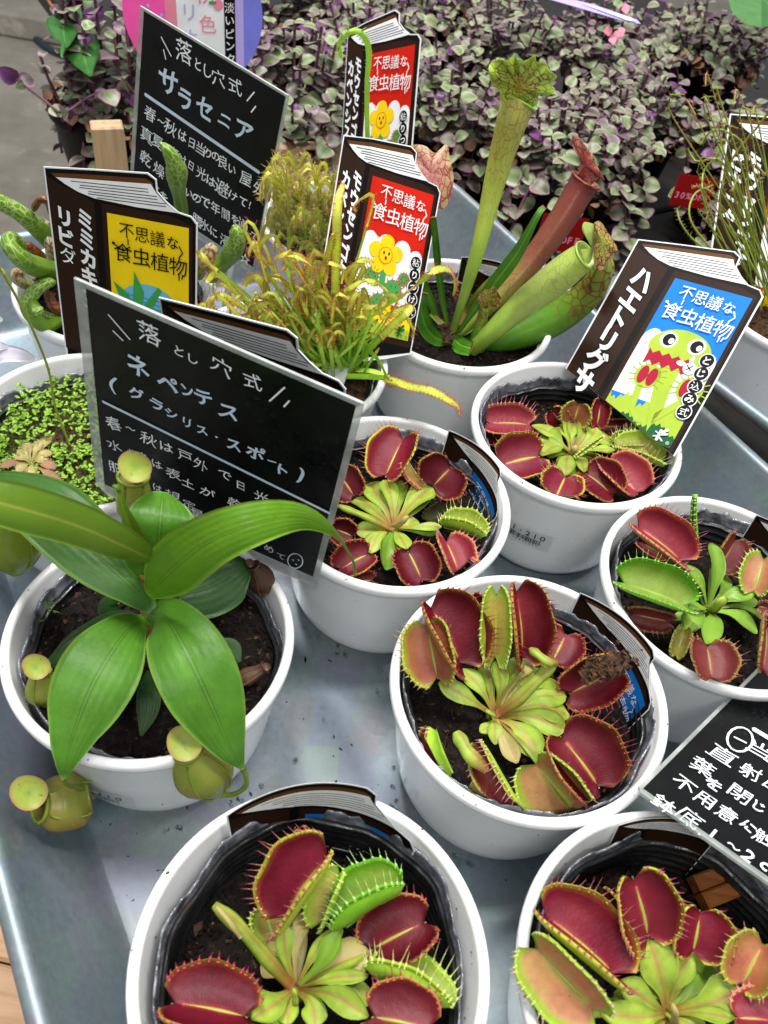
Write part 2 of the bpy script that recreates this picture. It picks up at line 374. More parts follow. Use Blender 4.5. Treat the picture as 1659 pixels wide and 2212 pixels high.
# flytrap lobes: colour runs from the midrib (0) to the margin (1)
def trapmat(key, inner, outer, teeth):
    m, nt, b = newmat('trap_inside_' + key, .44, spec=.3)
    u, v, _ = uvs(nt)
    nz = noise(nt, 90, 4)
    vv = mth(nt, 'ADD', v, mth(nt, 'MULTIPLY_ADD', nz, .14, -.07))
    col = ramp(nt, [(p, hx(c)) for p, c in inner], vv).outputs[0]
    st = mth(nt, 'SINE', mth(nt, 'MULTIPLY', u, 150.)); nn = noise(nt, 500, 3)
    col = mix(nt, 1., col, ramp(nt, [(.25, (.72, .70, .70, 1)), (.75, (1.22, 1.2, 1.2, 1))], noise(nt, 170, 7, rough=.75)).outputs[0], 'MULTIPLY')
    col = mix(nt, 1., col, ramp(nt, [(0, (.78, .75, .75, 1)), (1, (1.14, 1.1, 1.1, 1))], rnd(nt)).outputs[0], 'MULTIPLY')
    col = mix(nt, mth(nt, 'MULTIPLY', ramp(nt, [(.45, (0, 0, 0, 1)), (.75, (.55,) * 3 + (1,))], noise(nt, 42, 3)).outputs[0], rnd(nt)), col, hx('a63e3c') if key in ('red', 'pink', 'dark', 'dull') else hx('b0b048'))
    col = mix(nt, ramp(nt, [(.72, (0, 0, 0, 1)), (.77, (.7,) * 3 + (1,))], noise(nt, 520, 2)).outputs[0], col, hx('3a0c14'))
    nt.links.new(col, b.inputs['Base Color'])
    bump(nt, b, mth(nt, 'MULTIPLY_ADD', st, .03, nn), .35, .0005)
    b.inputs['Subsurface Weight'].default_value = .0
    t = N(nt, 'ShaderNodeBsdfTranslucent'); nt.links.new(col, t.inputs[0])
    ms = N(nt, 'ShaderNodeMixShader'); ms.inputs[0].default_value = .20
    nt.links.new(b.outputs[0], ms.inputs[1]); nt.links.new(t.outputs[0], ms.inputs[2]); nt.links.new(ms.outputs[0], nt.nodes['Material Output'].inputs[0])
    m2, nt, b = newmat('trap_outside_' + key, .38)
    u, v, _ = uvs(nt)
    col = ramp(nt, [(p, hx(c)) for p, c in outer], mth(nt, 'ADD', v, mth(nt, 'MULTIPLY_ADD', noise(nt, 90, 4), .16, -.08))).outputs[0]
    col = mix(nt, 1., col, ramp(nt, [(.25, (.8, .8, .8, 1)), (.75, (1.12,) * 3 + (1,))], noise(nt, 160, 4)).outputs[0], 'MULTIPLY')
    nt.links.new(col, b.inputs['Base Color']); bump(nt, b, noise(nt, 420, 3), .2, .0005)
    m3, nt, b = newmat('trap_teeth_' + key, .4)
    nt.links.new(ramp(nt, [(0, hx(teeth[0])), (.6, hx(teeth[1])), (1, hx(teeth[2]))], uvs(nt)[0]).outputs[0], b.inputs['Base Color'])
    M['t_' + key] = (m, m2, m3)
trapmat('dark', [(0, 'c98a5a'), (.05, '8e2430'), (.12, '6a0a20'), (.82, '58081a'), (.93, '7a3424'), (1, 'b9a23c')], [(0, '8f9a3a'), (.6, 'a2a83e'), (.9, '8a4a2c'), (1, 'b0a040')], ('b8502c', '9a2a48', '7c1a3a'))
trapmat('red', [(0, 'd8a868'), (.05, '98303a'), (.12, '7c142e'), (.8, '701028'), (.91, '9c4a2e'), (.96, 'b8b838'), (1, 'c6ce44')], [(0, '9aae3e'), (.6, 'a6b442'), (1, 'c2c648')], ('b6b43c', 'a84a5a', '8a2a4a'))
trapmat('pink', [(0, 'e0b080'), (.05, 'b4505a'), (.12, '96303f'), (.8, '8c263a'), (.9, 'c05a48'), (1, 'd8a04c')], [(0, '9aae3e'), (.7, 'b08a4c'), (1, 'c08048')], ('c8806a', 'c06a80', '9a3a5a'))
trapmat('orange', [(0, 'dcb070'), (.06, 'b06844'), (.2, 'a45444'), (.7, 'a86844'), (.86, 'a8a040'), (1, 'a4c038')], [(0, '8fa83a'), (.6, '9ab43e'), (1, 'acc840')], ('a8c040', 'c0906a', 'c88078'))
trapmat('peach', [(0, 'c8b070'), (.06, 'bfa05a'), (.25, 'bd7c58'), (.65, 'b8845a'), (.85, '8fb236'), (1, '9cca38')], [(0, '8fa83a'), (.6, '96b83a'), (1, 'a0cc3c')], ('a4c840', 'c8b080', 'c89088'))
trapmat('green', [(0, 'a8c05a'), (.1, '8fae48'), (.6, '86ac3e'), (.85, '5fa41e'), (1, '6cc022')], [(0, '7aa828'), (.6, '7ab82a'), (1, '8ed032')], ('8ccc3a', 'a0c86a', 'c8b8a0'))
trapmat('lime', [(0, 'b4a848'), (.1, 'b89a4c'), (.5, 'a8b048'), (.85, '9abc3a'), (1, 'a8d03a')], [(0, '8fb834'), (.6, '96c038'), (1, 'aad63c')], ('b4d84a', 'c8cc80', 'd0a090'))
trapmat('olive', [(0, '8a8a3a'), (.5, '7a6a30'), (1, '8a9a34')], [(0, '6f7428'), (.6, '7c7a2e'), (1, '8a9a34')], ('9aa03c', '8a7a4a', '8a6a4a'))
trapmat('dull', [(0, 'b0705a'), (.1, '7c3432'), (.8, '702a2e'), (.92, '8a5a34'), (1, 'a08a3c')], [(0, '8a8a3a'), (.7, '8a6a3a'), (1, '9a7a3c')], ('a88050', '9a5a4a', '8a4048'))
trapmat('darklime', [(0, 'c98a5a'), (.06, '8e2038'), (.8, '7a1430'), (.93, '9a8a34'), (1, 'b4c83c')], [(0, '8fb834'), (.6, '96c038'), (1, 'b8d03c')], ('b4c84a', 'c87890', 'b0688a'))
trapmat('dead', [(0, '1a1a16'), (1, '26241e')], [(0, '171814'), (1, '24231c')], ('2a2622', '2a2622', '2a2622'))
leafmat('petiole', [(0, 'b0884e'), (.14, '9cae48'), (.4, '9cc042'), (.9, '90b63a'), (1, 'acca52')], [(0, .9, 'a04434'), (.22, .5, ''), (.5, .08, ''), (1, .12, '')], rv=.3, rough=.45, nscale=150)
leafmat('petiole_bright', [(0, '8ea644'), (.15, '82ae38'), (.9, '78a630'), (1, '94bc44')], [(0, .3, 'a8b060'), (.3, 0, ''), (1, 0, '')], rv=.22)
leafmat('petiole_pale', [(0, 'b09a5a'), (.15, 'b4b468'), (.9, 'a8ae58'), (1, 'b8a878')], [(0, .5, 'b07060'), (.4, .2, ''), (1, .3, '')], rv=.25)
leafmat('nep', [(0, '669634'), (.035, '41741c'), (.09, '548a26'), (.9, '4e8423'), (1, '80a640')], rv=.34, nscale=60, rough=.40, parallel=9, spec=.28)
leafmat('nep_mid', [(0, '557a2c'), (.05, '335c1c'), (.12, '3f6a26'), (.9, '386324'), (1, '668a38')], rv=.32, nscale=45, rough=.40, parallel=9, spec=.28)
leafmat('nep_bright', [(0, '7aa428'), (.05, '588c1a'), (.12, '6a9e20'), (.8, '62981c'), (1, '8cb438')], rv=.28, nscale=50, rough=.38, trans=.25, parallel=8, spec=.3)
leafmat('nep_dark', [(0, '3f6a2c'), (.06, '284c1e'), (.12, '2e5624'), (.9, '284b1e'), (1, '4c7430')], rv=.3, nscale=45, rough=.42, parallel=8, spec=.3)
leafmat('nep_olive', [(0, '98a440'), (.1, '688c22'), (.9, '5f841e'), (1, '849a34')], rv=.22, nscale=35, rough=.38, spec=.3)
def pitchermat(key, a, bb, c):
    m, nt, b = newmat('pitcher_' + key, .36)
    n = noise(nt, 55, 5)
    col = ramp(nt, [(.28, hx(a)), (.5, hx(bb)), (.72, hx(c))], n).outputs[0]
    sp = ramp(nt, [(.66, (1, 1, 1, 1)), (.76, (.72, .5, .45, 1))], noise(nt, 260, 3)).outputs[0]
    nt.links.new(mix(nt, 1., col, sp, 'MULTIPLY'), b.inputs['Base Color']); bump(nt, b, noise(nt, 240, 4), .3, .0008)
    t = N(nt, 'ShaderNodeBsdfTranslucent'); nt.links.new(col, t.inputs[0])
    ms = N(nt, 'ShaderNodeMixShader'); ms.inputs[0].default_value = .18
    nt.links.new(b.outputs[0], ms.inputs[1]); nt.links.new(t.outputs[0], ms.inputs[2]); nt.links.new(ms.outputs[0], nt.nodes['Material Output'].inputs[0]); M[key] = m
pitchermat('pit', '9a7a3a', '93963a', '76902c'); pitchermat('pit_green', '7f8c2a', '869c2a', '6f8a20'); pitchermat('pit_lid', 'b08a58', '9ca244', 'a4aa50')
pitchermat('pit_dead', '4a3526', '5f4430', '7a5a42')
def m_lid():
    m, nt, b = newmat('pitcher_lid', .42, spec=.35); u, v, _ = uvs(nt)
    c = ramp(nt, [(0, hx('7f9430')), (.35, hx('93a43c')), (.82, hx('9aa246')), (.95, hx('a08a4c')), (1, hx('a88058'))], mth(nt, 'ADD', v, mth(nt, 'MULTIPLY_ADD', noise(nt, 130, 4), .3, -.15))).outputs[0]
    c = mix(nt, 1., c, ramp(nt, [(.64, (1, 1, 1, 1)), (.72, (.7, .5, .45, 1))], noise(nt, 330, 3)).outputs[0], 'MULTIPLY')
    nt.links.new(c, b.inputs['Base Color']); bump(nt, b, noise(nt, 170, 4), .5, .001); M['lid'] = m
m_lid()
M['hair'] = flat('fine_hair', 'b8b48a', .6); M['stem'] = flat('stem', '9a7a3a', .5)
netmat('sarr_tall', [(0, '8cb044'), (.35, '9abc48'), (.7, 'b0c04c'), (1, 'bcb858')], 'a88040', 24, 17, .055, [(0, 0), (.45, .1), (.75, .8), (1, 1)])
netmat('sarr_hood', [(0, 'b4a83c'), (.4, 'a8c444'), (1, 'b0d44c')], '861c14', 4.5, 7, .10, [(0, 1), (.7, .9), (1, .3)])
netmat('sarr_red', [(0, '7a9a2c'), (.3, '94903c'), (.55, '8a5438'), (1, '742c28')], '8a3430', 22, 16, .06, [(0, 0), (.3, .5), (1, .8)])
netmat('sarr_redhood', [(0, '7a1c24'), (.5, 'a84a3c'), (1, 'b0705a')], '5c1818', 6, 6, .09)
netmat('sarr_pale', [(0, '88ac34'), (.3, 'a0c048'), (.7, 'c4d870'), (1, 'bcd45c')], 'a8b860', 26, 8, .05, [(0, 0), (.4, .3), (1, 1)])
netmat('sarr_vein', [(0, '4f8a1c'), (.5, '5f9222'), (.8, '86942e'), (1, '9aa83c')], '7a4a20', 16, 9, .10, [(0, 0), (.45, .1), (.7, 1), (1, 1)])
netmat('sarr_pinkhood', [(0, 'b06a60'), (.5, 'c08a70'), (1, 'b8a468')], '9a3a4a', 5, 5, .10)
netmat('sarr_flap', [(0, '9ab83c'), (.5, 'a8a040'), (1, 'b08a50')], '6a2420', 5, 5, .11)
netmat('parrot', [(0, '6a9420'), (.5, '729c24'), (.75, '6c9622'), (1, '6a9422')], 'b4c878', 26, 10, .11, [(0, 0), (.5, 0), (.7, .8), (1, 1)], rough=.5)
netmat('parrot_pale', [(0, '6a9a28'), (.5, 'b0b870'), (1, 'c0b890')], '8a3030', 12, 7, .10, [(0, 0), (.3, .6), (1, 1)])
netmat('parrot_dead', [(0, '8a9a30'), (.5, '9a5a28'), (1, '8a4a2a')], '5a2c18', 12, 7, .12)
leafmat('phyll', [(0, '8fbc48'), (.12, '4f9022'), (.9, '4a8a20'), (1, '6aa032')], [(0, .3, 'a04a30'), (.12, 0, ''), (.97, 0, ''), (1, .9, '')], rv=.2, parallel=5)
leafmat('sundew', [(0, 'c8f460'), (.5, 'c0f058'), (1, 'ccf068')], [(0, .1, 'c8c070'), (.2, 0, ''), (1, .05, '')], rv=.1, rough=.4, trans=.4)
leafmat('sundew_red', [(0, 'dcf468'), (.5, 'd8ec5c'), (1, 'e4c860')], [(0, 0, 'c86848'), (.6, .0, ''), (1, .2, '')], rv=.12, rough=.4, trans=.4)
leafmat('sundew_back', [(0, '9aa83e'), (1, 'a89c48')], [(0, 0, 'a85a38'), (.6, .2, ''), (1, .6, '')], rv=.25, rough=.3)
leafmat('binata', [(0, 'a0b840'), (1, 'aab448')], [(0, .3, '6a8a30'), (.5, 0, ''), (1, .3, '')], rv=.2)
M['tent'] = flat('sundew_tentacle', 'cc4a40', .25, var=.25, spec=.8); M['tentpale'] = flat('sundew_tentacle_pale', 'd8b878', .25, var=.2, spec=.8)
def m_callisia():
    for key, cc, ee in (('cal_top', '869072', 'a07088'), ('cal_pink', '8a6c86', '965e8c')):
        m, nt, b = newmat('callisia_' + key, .42)
        u, v, _ = uvs(nt); ac = mth(nt, 'ABSOLUTE', mth(nt, 'MULTIPLY_ADD', v, 2., -1.)); ac = mth(nt, 'ADD', ac, mth(nt, 'MULTIPLY_ADD', noise(nt, 220, 3), .6, -.3))
        col = ramp(nt, [(0, hx('66764f')), (.25, hx('748460')), (.55, hx(cc)), (.85, hx('a09c8c')), (1, hx(ee))], ac).outputs[0]
        tint = ramp(nt, [(0, (.62, .42, .62, 1)), (.4, (.92, .74, .88, 1)), (.6, (.95, 1.02, .88, 1)), (1, (1.1, 1.15, .95, 1))], rnd(nt)).outputs[0]
        nt.links.new(mix(nt, 1., col, tint, 'MULTIPLY'), b.inputs['Base Color']); bump(nt, b, noise(nt, 300, 3), .2, .0006); M[key] = m
    leafmat('cal_under', [(0, '6a3a6e'), (1, '7c4a80')], rv=.25)
    M['cal_stem'] = flat('callisia_stem', '6e4254', .5, var=.2)
    M['cal_dead'] = flat('callisia_dry_leaf', '8a6448', .7, var=.25)
m_callisia()
M['moss'] = flat('moss', '5f7a26', .6, var=.4, scale=300); M['sprout'] = flat('sprout_leaf', '5c8030', .55, var=.45, scale=250)
leafmat('sprout', [(0, '9ac048'), (1, '74a82c')], rv=.35, nscale=120)
leafmat('green_round', [(0, '5a9040'), (.1, '35702c'), (.95, '306828'), (1, '4c8440')], rv=.25, trans=.04)
M['petal'] = flat('petal', 'ded8ea', .5, var=.04)
# ------------------------------------------------------------ the setting: floor, tables, trays
def boxmb(mb, c, ex, ey, ez, hx_, hy, hz, bev=.0015, mat=0):
    """box from centre, unit axes and half sizes, edges bevelled by an inset ring"""
    ex, ey, ez = nrm(ex), nrm(ey), nrm(ez); c = np.array(c)
    L = []
    for z, i in ((-hz, bev), (-hz + bev, 0), (hz - bev, 0), (hz, bev)):
        L.append([c + ex * sx * (hx_ - i) + ey * sy * (hy - i) + ez * z for sx, sy in ((-1, -1), (1, -1), (1, 1), (-1, 1))])
    b = mb.n; mb.add(np.array(L).reshape(-1, 3), [(i * 4 + j, i * 4 + (j + 1) % 4, i * 4 + 4 + (j + 1) % 4, i * 4 + 4 + j) for i in range(3) for j in range(4)] + [(3, 2, 1, 0), (12, 13, 14, 15)], None, mat)
mb = MB(); xs = np.linspace(-5, 5, 60); ys = np.linspace(-4, 9, 60); P = np.zeros((60, 60, 3)); P[..., 0] = xs[:, None]; P[..., 1] = ys[None]; P[..., 2] = -.80
mb.grid(P); o = mb.build('floor', None, M['concrete'], kind='structure', loc=(0, 0, -.8))
mb = MB(); boxmb(mb, V(60, 20, -.76), RT0, (0, 1, 0), (0, 0, 1), 1.2, .16, .04, .01); o = mb.build('kerb', None, M['concrete'], smooth=False, kind='structure')
mb = MB(); cab = spline([V(-60, -30, -.79), V(20, 25, -.79), V(70, 75, -.79), V(110, 108, -.79), V(180, 125, -.79), V(300, 100, -.79)], 30)
tube(mb, cab, .012, 8); tagp(mb.build('floor_cable', None, M['cable']), 'dark blue grey cable lying on the concrete floor at the upper left', 'cable')

ANG = math.radians(-53.5); TT = np.array([math.cos(ANG), math.sin(ANG), 0]); NN = np.array([-math.sin(ANG), math.cos(ANG), 0])  # along / across the tray
def TN(t, n, z): return TT * t + NN * n + np.array([0, 0, z])
# table of planks under the tray
tab = empty('display_table', TN(-.2, .1, -.03), 'plank display table of pale layered wood under the metal tray', 'table')
for k in range(34):
    y0 = -.24 + k * .024; w = .0117 * random.uniform(.93, 1)
    mb = MB(); d = nrm((1, -.06, 0)); e = np.array([.06, 1, 0]); c = np.array([-.0, y0, -.0145 + random.uniform(-.0006, .0006)])
    # clip planks to the tray's footprint side
    t = (c @ TT); lo, hi = -.60, .60
    n0 = c @ NN
    # x range so that across-coordinate stays within the table
    xa = (-.075 - y0 * NN[1]) / NN[0]; xb = (.43 - y0 * NN[1]) / NN[0]
    far = (-.555 - y0 * TT[1]) / TT[0]
    xa = max(xa, far)
    if xb - xa < .05: continue
    boxmb(mb, ((xa + xb) / 2, y0, c[2]), d, e, (0, 0, 1), (xb - xa) / 2, w, .012, .0012)
    mb.build('plank', tab, M['pine'], smooth=False)
# darker shelf that carries the potted callisia and the second tray
shelf = MB(); 
boxmb(shelf, TN(-1.25, .77, -.075), TT, NN, (0, 0, 1), .655, .49, .02, .003)
boxmb(shelf, TN(.0, 1.06, -.075), TT, NN, (0, 0, 1), .59, .62, .02, .003)
tagp(shelf.build('dark_shelf', None, M['dark'], smooth=False), 'dark brown shelf carrying the purple leaved pots and the second tray', 'shelf')

def rrect(t0, t1, n0, n1, r, k=10):
    out = []
    for ct, cn, a0 in ((t1 - r, n1 - r, 0), (t0 + r, n1 - r, 90), (t0 + r, n0 + r, 180), (t1 - r, n0 + r, 270)):
        for a in np.linspace(a0, a0 + 90, k): out.append((ct + r * math.cos(math.radians(a)), cn + r * math.sin(math.radians(a))))
    return np.array(out)
def make_tray(org, tv, nv, t0, t1, n0, n1, z0, label, hgt=.052):
    mb = MB(); L = []
    prf = [(-.012, .0, .012), (-.004, .0, .018), (.0008, .0, .0195), (.0015, .0003, .020), (.004, .0025, .022), (.0062, .006, .024), (.030, hgt - .004, .034)]
    cx, cz, rr = .0345, hgt - .001, .0042
    for a in np.linspace(150, -170, 12):
        prf.append((cx + rr * math.cos(math.radians(a)), cz + rr * 1.1 * math.sin(math.radians(a)), .036))
    prf += [(.0315, hgt - .007, .034), (.0070, .0055, .024), (.003, -.001, .02), (-.002, -.002, .018)]
    for off, z, r in prf:
        q = rrect(t0 - off, t1 + off, n0 - off, n1 + off, r + .004)
        L.append(org + q[:, :1] * tv + q[:, 1:] * nv + np.array([0, 0, z0 + z]))
    P = np.array(L); mb.grid(P, cv=True, flip=False)
    k = P.shape[1]; b = mb.n; cc = P[0].mean(0); mb.add([cc], [], None); 
    for i in range(k): mb.f.append((i, (i + 1) % k, b)); mb.mi.append(0)
    # raised stamped rib round the floor
    return tagp(mb.build('metal_tray', None, M['steel'], loc=org + np.array([0, 0, z0])), label, 'tray', 'galvanised trays holding the white pots')
tray = make_tray(np.zeros(3), TT, NN, -.535, .22, -.0035, .378, 0, 'large galvanised steel tray with rolled rim holding most of the white pots')
a, b_ = V(1268, 625, .052), V(1659, 918, .052); T2 = nrm((b_ - a) * np.array([1, 1, 0])); N2 = np.array([-T2[1], T2[0], 0])
tray2 = make_tray(a - np.array([0, 0, .052]), T2, N2, .035, .6, .036, .36, 0, 'second galvanised tray at the right edge behind the blue tag')
# stray peat and water on the tray floor
mb = MB()
for i in range(420):
    t, n = rng.uniform(-.3, .2), rng.uniform(.0, .37) if i % 3 else rng.uniform(0, .12)
    c = TN(t, n, .0006); s = rng.uniform(.0002, .0008) * (1.6 if rng.random() < .08 else 1); a = rng.uniform(0, 6.28)
    u = np.array([math.cos(a), math.sin(a), 0]) * s * rng.uniform(1, 3); w = np.array([-math.sin(a), math.cos(a), 0]) * s * .6
    mb.add([c - u, c - w, c + u * .8, c + w, c + np.array([0, 0, s * .8])], [(0, 1, 4), (1, 2, 4), (2, 3, 4), (3, 0, 4)])
mb.build('peat_crumbs', None, M['soil'], kind='stuff', smooth=False)
mb = MB()
def drop(c, r):
    P = np.zeros((5, 8, 3))
    for i, ph in enumerate(np.linspace(.02, 1.5, 5)):
        for j in range(8):
            a = j * math.pi / 4; P[i, j] = c + np.array([r * math.sin(ph) * math.cos(a), r * math.sin(ph) * math.sin(a), r * .55 * math.cos(ph)])
    mb.grid(P, cv=True, flip=False)
for px, py in [(660, 1350), (668, 1370), (683, 1380), (728, 1395), (733, 1415), (745, 1412), (820, 1447), (822, 1452), (843, 1740), (846, 1700), (852, 1752), (847, 1655), (858, 1728), (985, 1850), (990, 1862), (1015, 1868), (640, 1640), (500, 1735), (520, 1730), (560, 1700), (385, 1788), (392, 1790), (360, 1793), (820, 1500), (700, 1560)]:
    for k in range(2): drop(V(px + rng.uniform(-5, 5), py + rng.uniform(-6, 6), .0006), rng.uniform(.0006, .0013))
mb.build('water_drops', None, M['water'], kind='stuff')

# ------------------------------------------------------------ pots
POT = {'P1': (-.088, .190), 'P2': (.0018, .0771), 'P3': (.0738, .1955), 'P4': (.0034, .2921), 'P5': (.0990, .3671), 'P6': (.1682, .2697),
       'P8': (.0262, .4619), 'P9': (-.1591, .3040), 'P10': (-.1844, .4272), 'P11': (-.0713, .3854), 'P7': (.1305, .0903), 'P12': (.262, .5344), 'P13': (-.060, .545)}
PLAB = {'P1': 'white pot of the broad leaved pitcher plant in front of the lower black sign', 'P2': 'white pot cut by the bottom edge, left of the two front flytrap pots',
        'P3': 'white flytrap pot in the middle of the tray with dirt in one trap', 'P4': 'white flytrap pot partly behind the lower black sign', 'P5': 'white flytrap pot with the big blue tag and a 1,210 price label',
        'P6': 'white flytrap pot at the right edge below the blue tag pot', 'P7': 'white flytrap pot in the bottom right corner under the tilted sign', 'P8': 'white pot of the tall trumpet pitcher plant',
        'P9': 'white pot at the left edge full of tiny green sprouts', 'P10': 'white pot at the left holding the hooked parrot pitchers', 'P11': 'white pot of red haired sundew between the red tag and lower sign',
        'P12': 'white pot of tall wiry sundew in the second tray', 'P13': 'white pot behind the front red tag holding the rear sundew'}
H = .080
LLAB = {'P1': 'black liner pot around the broad leaved pitcher plant', 'P2': 'black liner pot in the white pot cut by the bottom edge', 'P3': 'black liner pot of the middle flytrap with the peat filled trap',
        'P4': 'black liner pot of the flytrap just right of the lower black sign', 'P5': 'black ribbed liner pot below the big blue tag', 'P6': 'black liner pot of the flytrap with the large bright green trap',
        'P7': 'black ribbed liner pot in the bottom right corner', 'P8': 'black liner pot at the foot of the trumpet pitchers', 'P9': 'grey black liner pot around the tiny green sprouts', 'P10': 'black liner pot under the hooked parrot pitchers',
        'P11': 'black liner pot under the red haired sundew', 'P12': 'black liner pot of the wiry sundew in the second tray', 'P13': 'black liner pot of the rear pale sundew'}
pot_prf = [(.0, .0015), (.030, .0015), (.0400, .0002), (.0415, .0), (.0420, .0006), (.0420, .0022), (.0432, .0034), (.0448, .0042), (.0470, .0075), (.0486, .0125), (.0500, .020), (.0536, .045), (.0568, .0722),
           (.0572, .0738), (.0590, .0742), (.0597, .0750), (.0600, .0765), (.0600, .0782), (.0594, .0796), (.0580, .0802), (.0570, .0801), (.0562, .0795), (.0558, .0780), (.0520, .045), (.0470, .008), (.0, .006)]
pots = {}
for k, (x, y) in POT.items():
    mb = MB(); z = .0005
    lathe(mb, (x, y, z), pot_prf, 96); pots[k] = tagp(mb.build('white_pot', None, M['pot'], loc=(x, y, z)), PLAB[k], 'plant pot', 'white round pots in the trays')
# black grow pots inside, ragged film edge, peat
def liner(k, zs=.052, soil='soil', rough=1., tilt=(0, 0), mound=.004, crumbs=1500, ztop=.0735):
    x, y = POT[k]; x += .0008; ph = rng.uniform(0, 6, 6)
    ed = {}
    def fn(P, a):
        A = a[None, :]
        w = .0016 * np.sin(2 * A + ph[0]) + .0012 * np.sin(5 * A + ph[1]) + .0007 * np.sin(11 * A + ph[2])
        for i in range(P.shape[0]):
            tt = (P[i, :, 2].mean() - .03) / .045; tt = max(0, min(1, tt))
            dr = (-.0016 + w[0] * 1.0) * tt ** 2
            dx, dy = P[i, :, 0] - x, P[i, :, 1] - y; r = np.hypot(dx, dy) + 1e-9
            P[i, :, 0] += dx / r * dr; P[i, :, 1] += dy / r * dr
            P[i, :, 2] += (w[0] * .8 + .0009 * np.sin(29 * a + ph[3]) * rough + .0006 * np.sin(57 * a + ph[4]) * rough) * tt ** 6
        return P
    root = empty('grow_pot', (x, y, .008), LLAB[k], 'grow pot', 'black grow pots inside the white pots')
    if k in ('P12', 'P13'): ztop = .070
    mb = MB(); pr = [(.0, .009), (.044, .0095), (.0455, .02)]
    zz = .03
    while zz < ztop - .008:
        r = .0470 + (zz - .03) * .115
        pr += [(r, zz), (r + .0009, zz + .0012), (r + .0010, zz + .0026), (r + .0001, zz + .0036)]; zz += .0042
    rt = .0470 + (ztop - .03) * .115
    pr += [(rt - .0002, ztop - .0065), (rt + .0008, ztop - .005)]
    inner = list(pr); outp = [(r + .0012, z) for r, z in reversed(pr)]
    lathe(mb, (x, y, 0), inner, 128, fn=fn); 
    mb.build('grow_pot_wall', root, M['liner'])
    mb = MB(); pr = [(rt + .0004, ztop - .0062), (rt + .0014, ztop - .0035), (rt + .0019, ztop - .001), (rt + .0024, ztop + .0006), (rt + .0030, ztop), (rt + .0022, ztop - .004), (rt + .001, ztop - .012)]
    lathe(mb, (x, y, 0), pr, 220, fn=fn); mb.build('film_edge', root, M['film'])
    mb = MB(); n = 46; g = np.linspace(-1, 1, n); R = .0466 + (zs - .03) * .115
    a, r = np.meshgrid(np.linspace(0, 2 * math.pi, 90, endpoint=False), np.linspace(0.02, 1, 30), indexing='ij')
    X = x + R * r * np.cos(a); Y = y + R * r * np.sin(a)
    from mathutils import noise as mn
    Z = np.zeros_like(X)
    for i in range(X.shape[0]):
        for j in range(X.shape[1]):
            p = Vector((X[i, j], Y[i, j], ord(k[-1]) * .1)); Z[i, j] = zs + .0022 * mn.noise(p * 90) + .0011 * mn.noise(p * 330) + .0006 * mn.noise(p * 900)
    Z += mound * (1 - r ** 2) + (X - x) * tilt[0] + (Y - y) * tilt[1]
    mb.grid(np.stack([X, Y, Z], -1), cu=True, flip=False)
    so = mb.build('soil', root, M[soil])
    mb = MB()
    for i in range(crumbs):
        aa, rr = rng.uniform(0, 6.283), math.sqrt(rng.uniform(0, 1)) * .97
        rr = rr if rng.random() < .7 else rng.uniform(.85, .99)
        c = np.array([x + R * rr * math.cos(aa), y + R * rr * math.sin(aa), 0]); c[2] = zs + mound * (1 - rr ** 2) + (c[0] - x) * tilt[0] + (c[1] - y) * tilt[1] + rng.uniform(-.0006, .0016)
        s = rng.uniform(.0004, .0013) * (1.8 if rng.random() < .06 else 1); v = rng.normal(0, 1, (6, 3)); v /= np.linalg.norm(v, axis=1)[:, None]; v = np.array([[1, 0, 0], [-1, 0, 0], [0, 1, 0], [0, -1, 0], [0, 0, 1], [0, 0, -1]]) * 1. + rng.normal(0, .3, (6, 3))
        sc = np.array([rng.uniform(.5, 1.8), rng.uniform(.5, 1.2), rng.uniform(.4, .8)]) * s; ca, sa = math.cos(aa * 7), math.sin(aa * 7)
        v = v * sc; v = np.stack([v[:, 0] * ca - v[:, 1] * sa, v[:, 0] * sa + v[:, 1] * ca, v[:, 2]], 1) + c
        mb.add(v, [(0, 2, 4), (2, 1, 4), (1, 3, 4), (3, 0, 4), (2, 0, 5), (1, 2, 5), (3, 1, 5), (0, 3, 5)], None, 1 if rng.random() < .16 else 0)
    for i in range(22):      # fibres
        aa, rr = rng.uniform(0, 6.283), rng.uniform(.3, 1.0); c = np.array([x + R * rr * math.cos(aa), y + R * rr * math.sin(aa), zs + mound * (1 - rr ** 2) + .002])
        d = rng.normal(0, .003, 3) * np.array([1, 1, .5]); tube(mb, spline([c - d, c + rng.normal(0, .001, 3), c + d], 5), .00012, 3, mat=1, cap=False)
    mb.build('soil_crumbs', so, [M['soil' if soil == 'soil' else soil], M['soilbrown']], smooth=False, kind='stuff')
    return root
lin = {}
for k, zs, so in (('P1', .064, 'soil'), ('P2', .046, 'soil'), ('P3', .056, 'soil'), ('P4', .058, 'soil'), ('P5', .056, 'soil'), ('P6', .058, 'soil'), ('P7', .05, 'soil'),
                  ('P8', .062, 'soil'), ('P9', .064, 'soilbrown'), ('P10', .06, 'soil'), ('P11', .062, 'soilbrown'), ('P12', .066, 'soilbrown'), ('P13', .062, 'soil')):
    lin[k] = liner(k, zs, so)

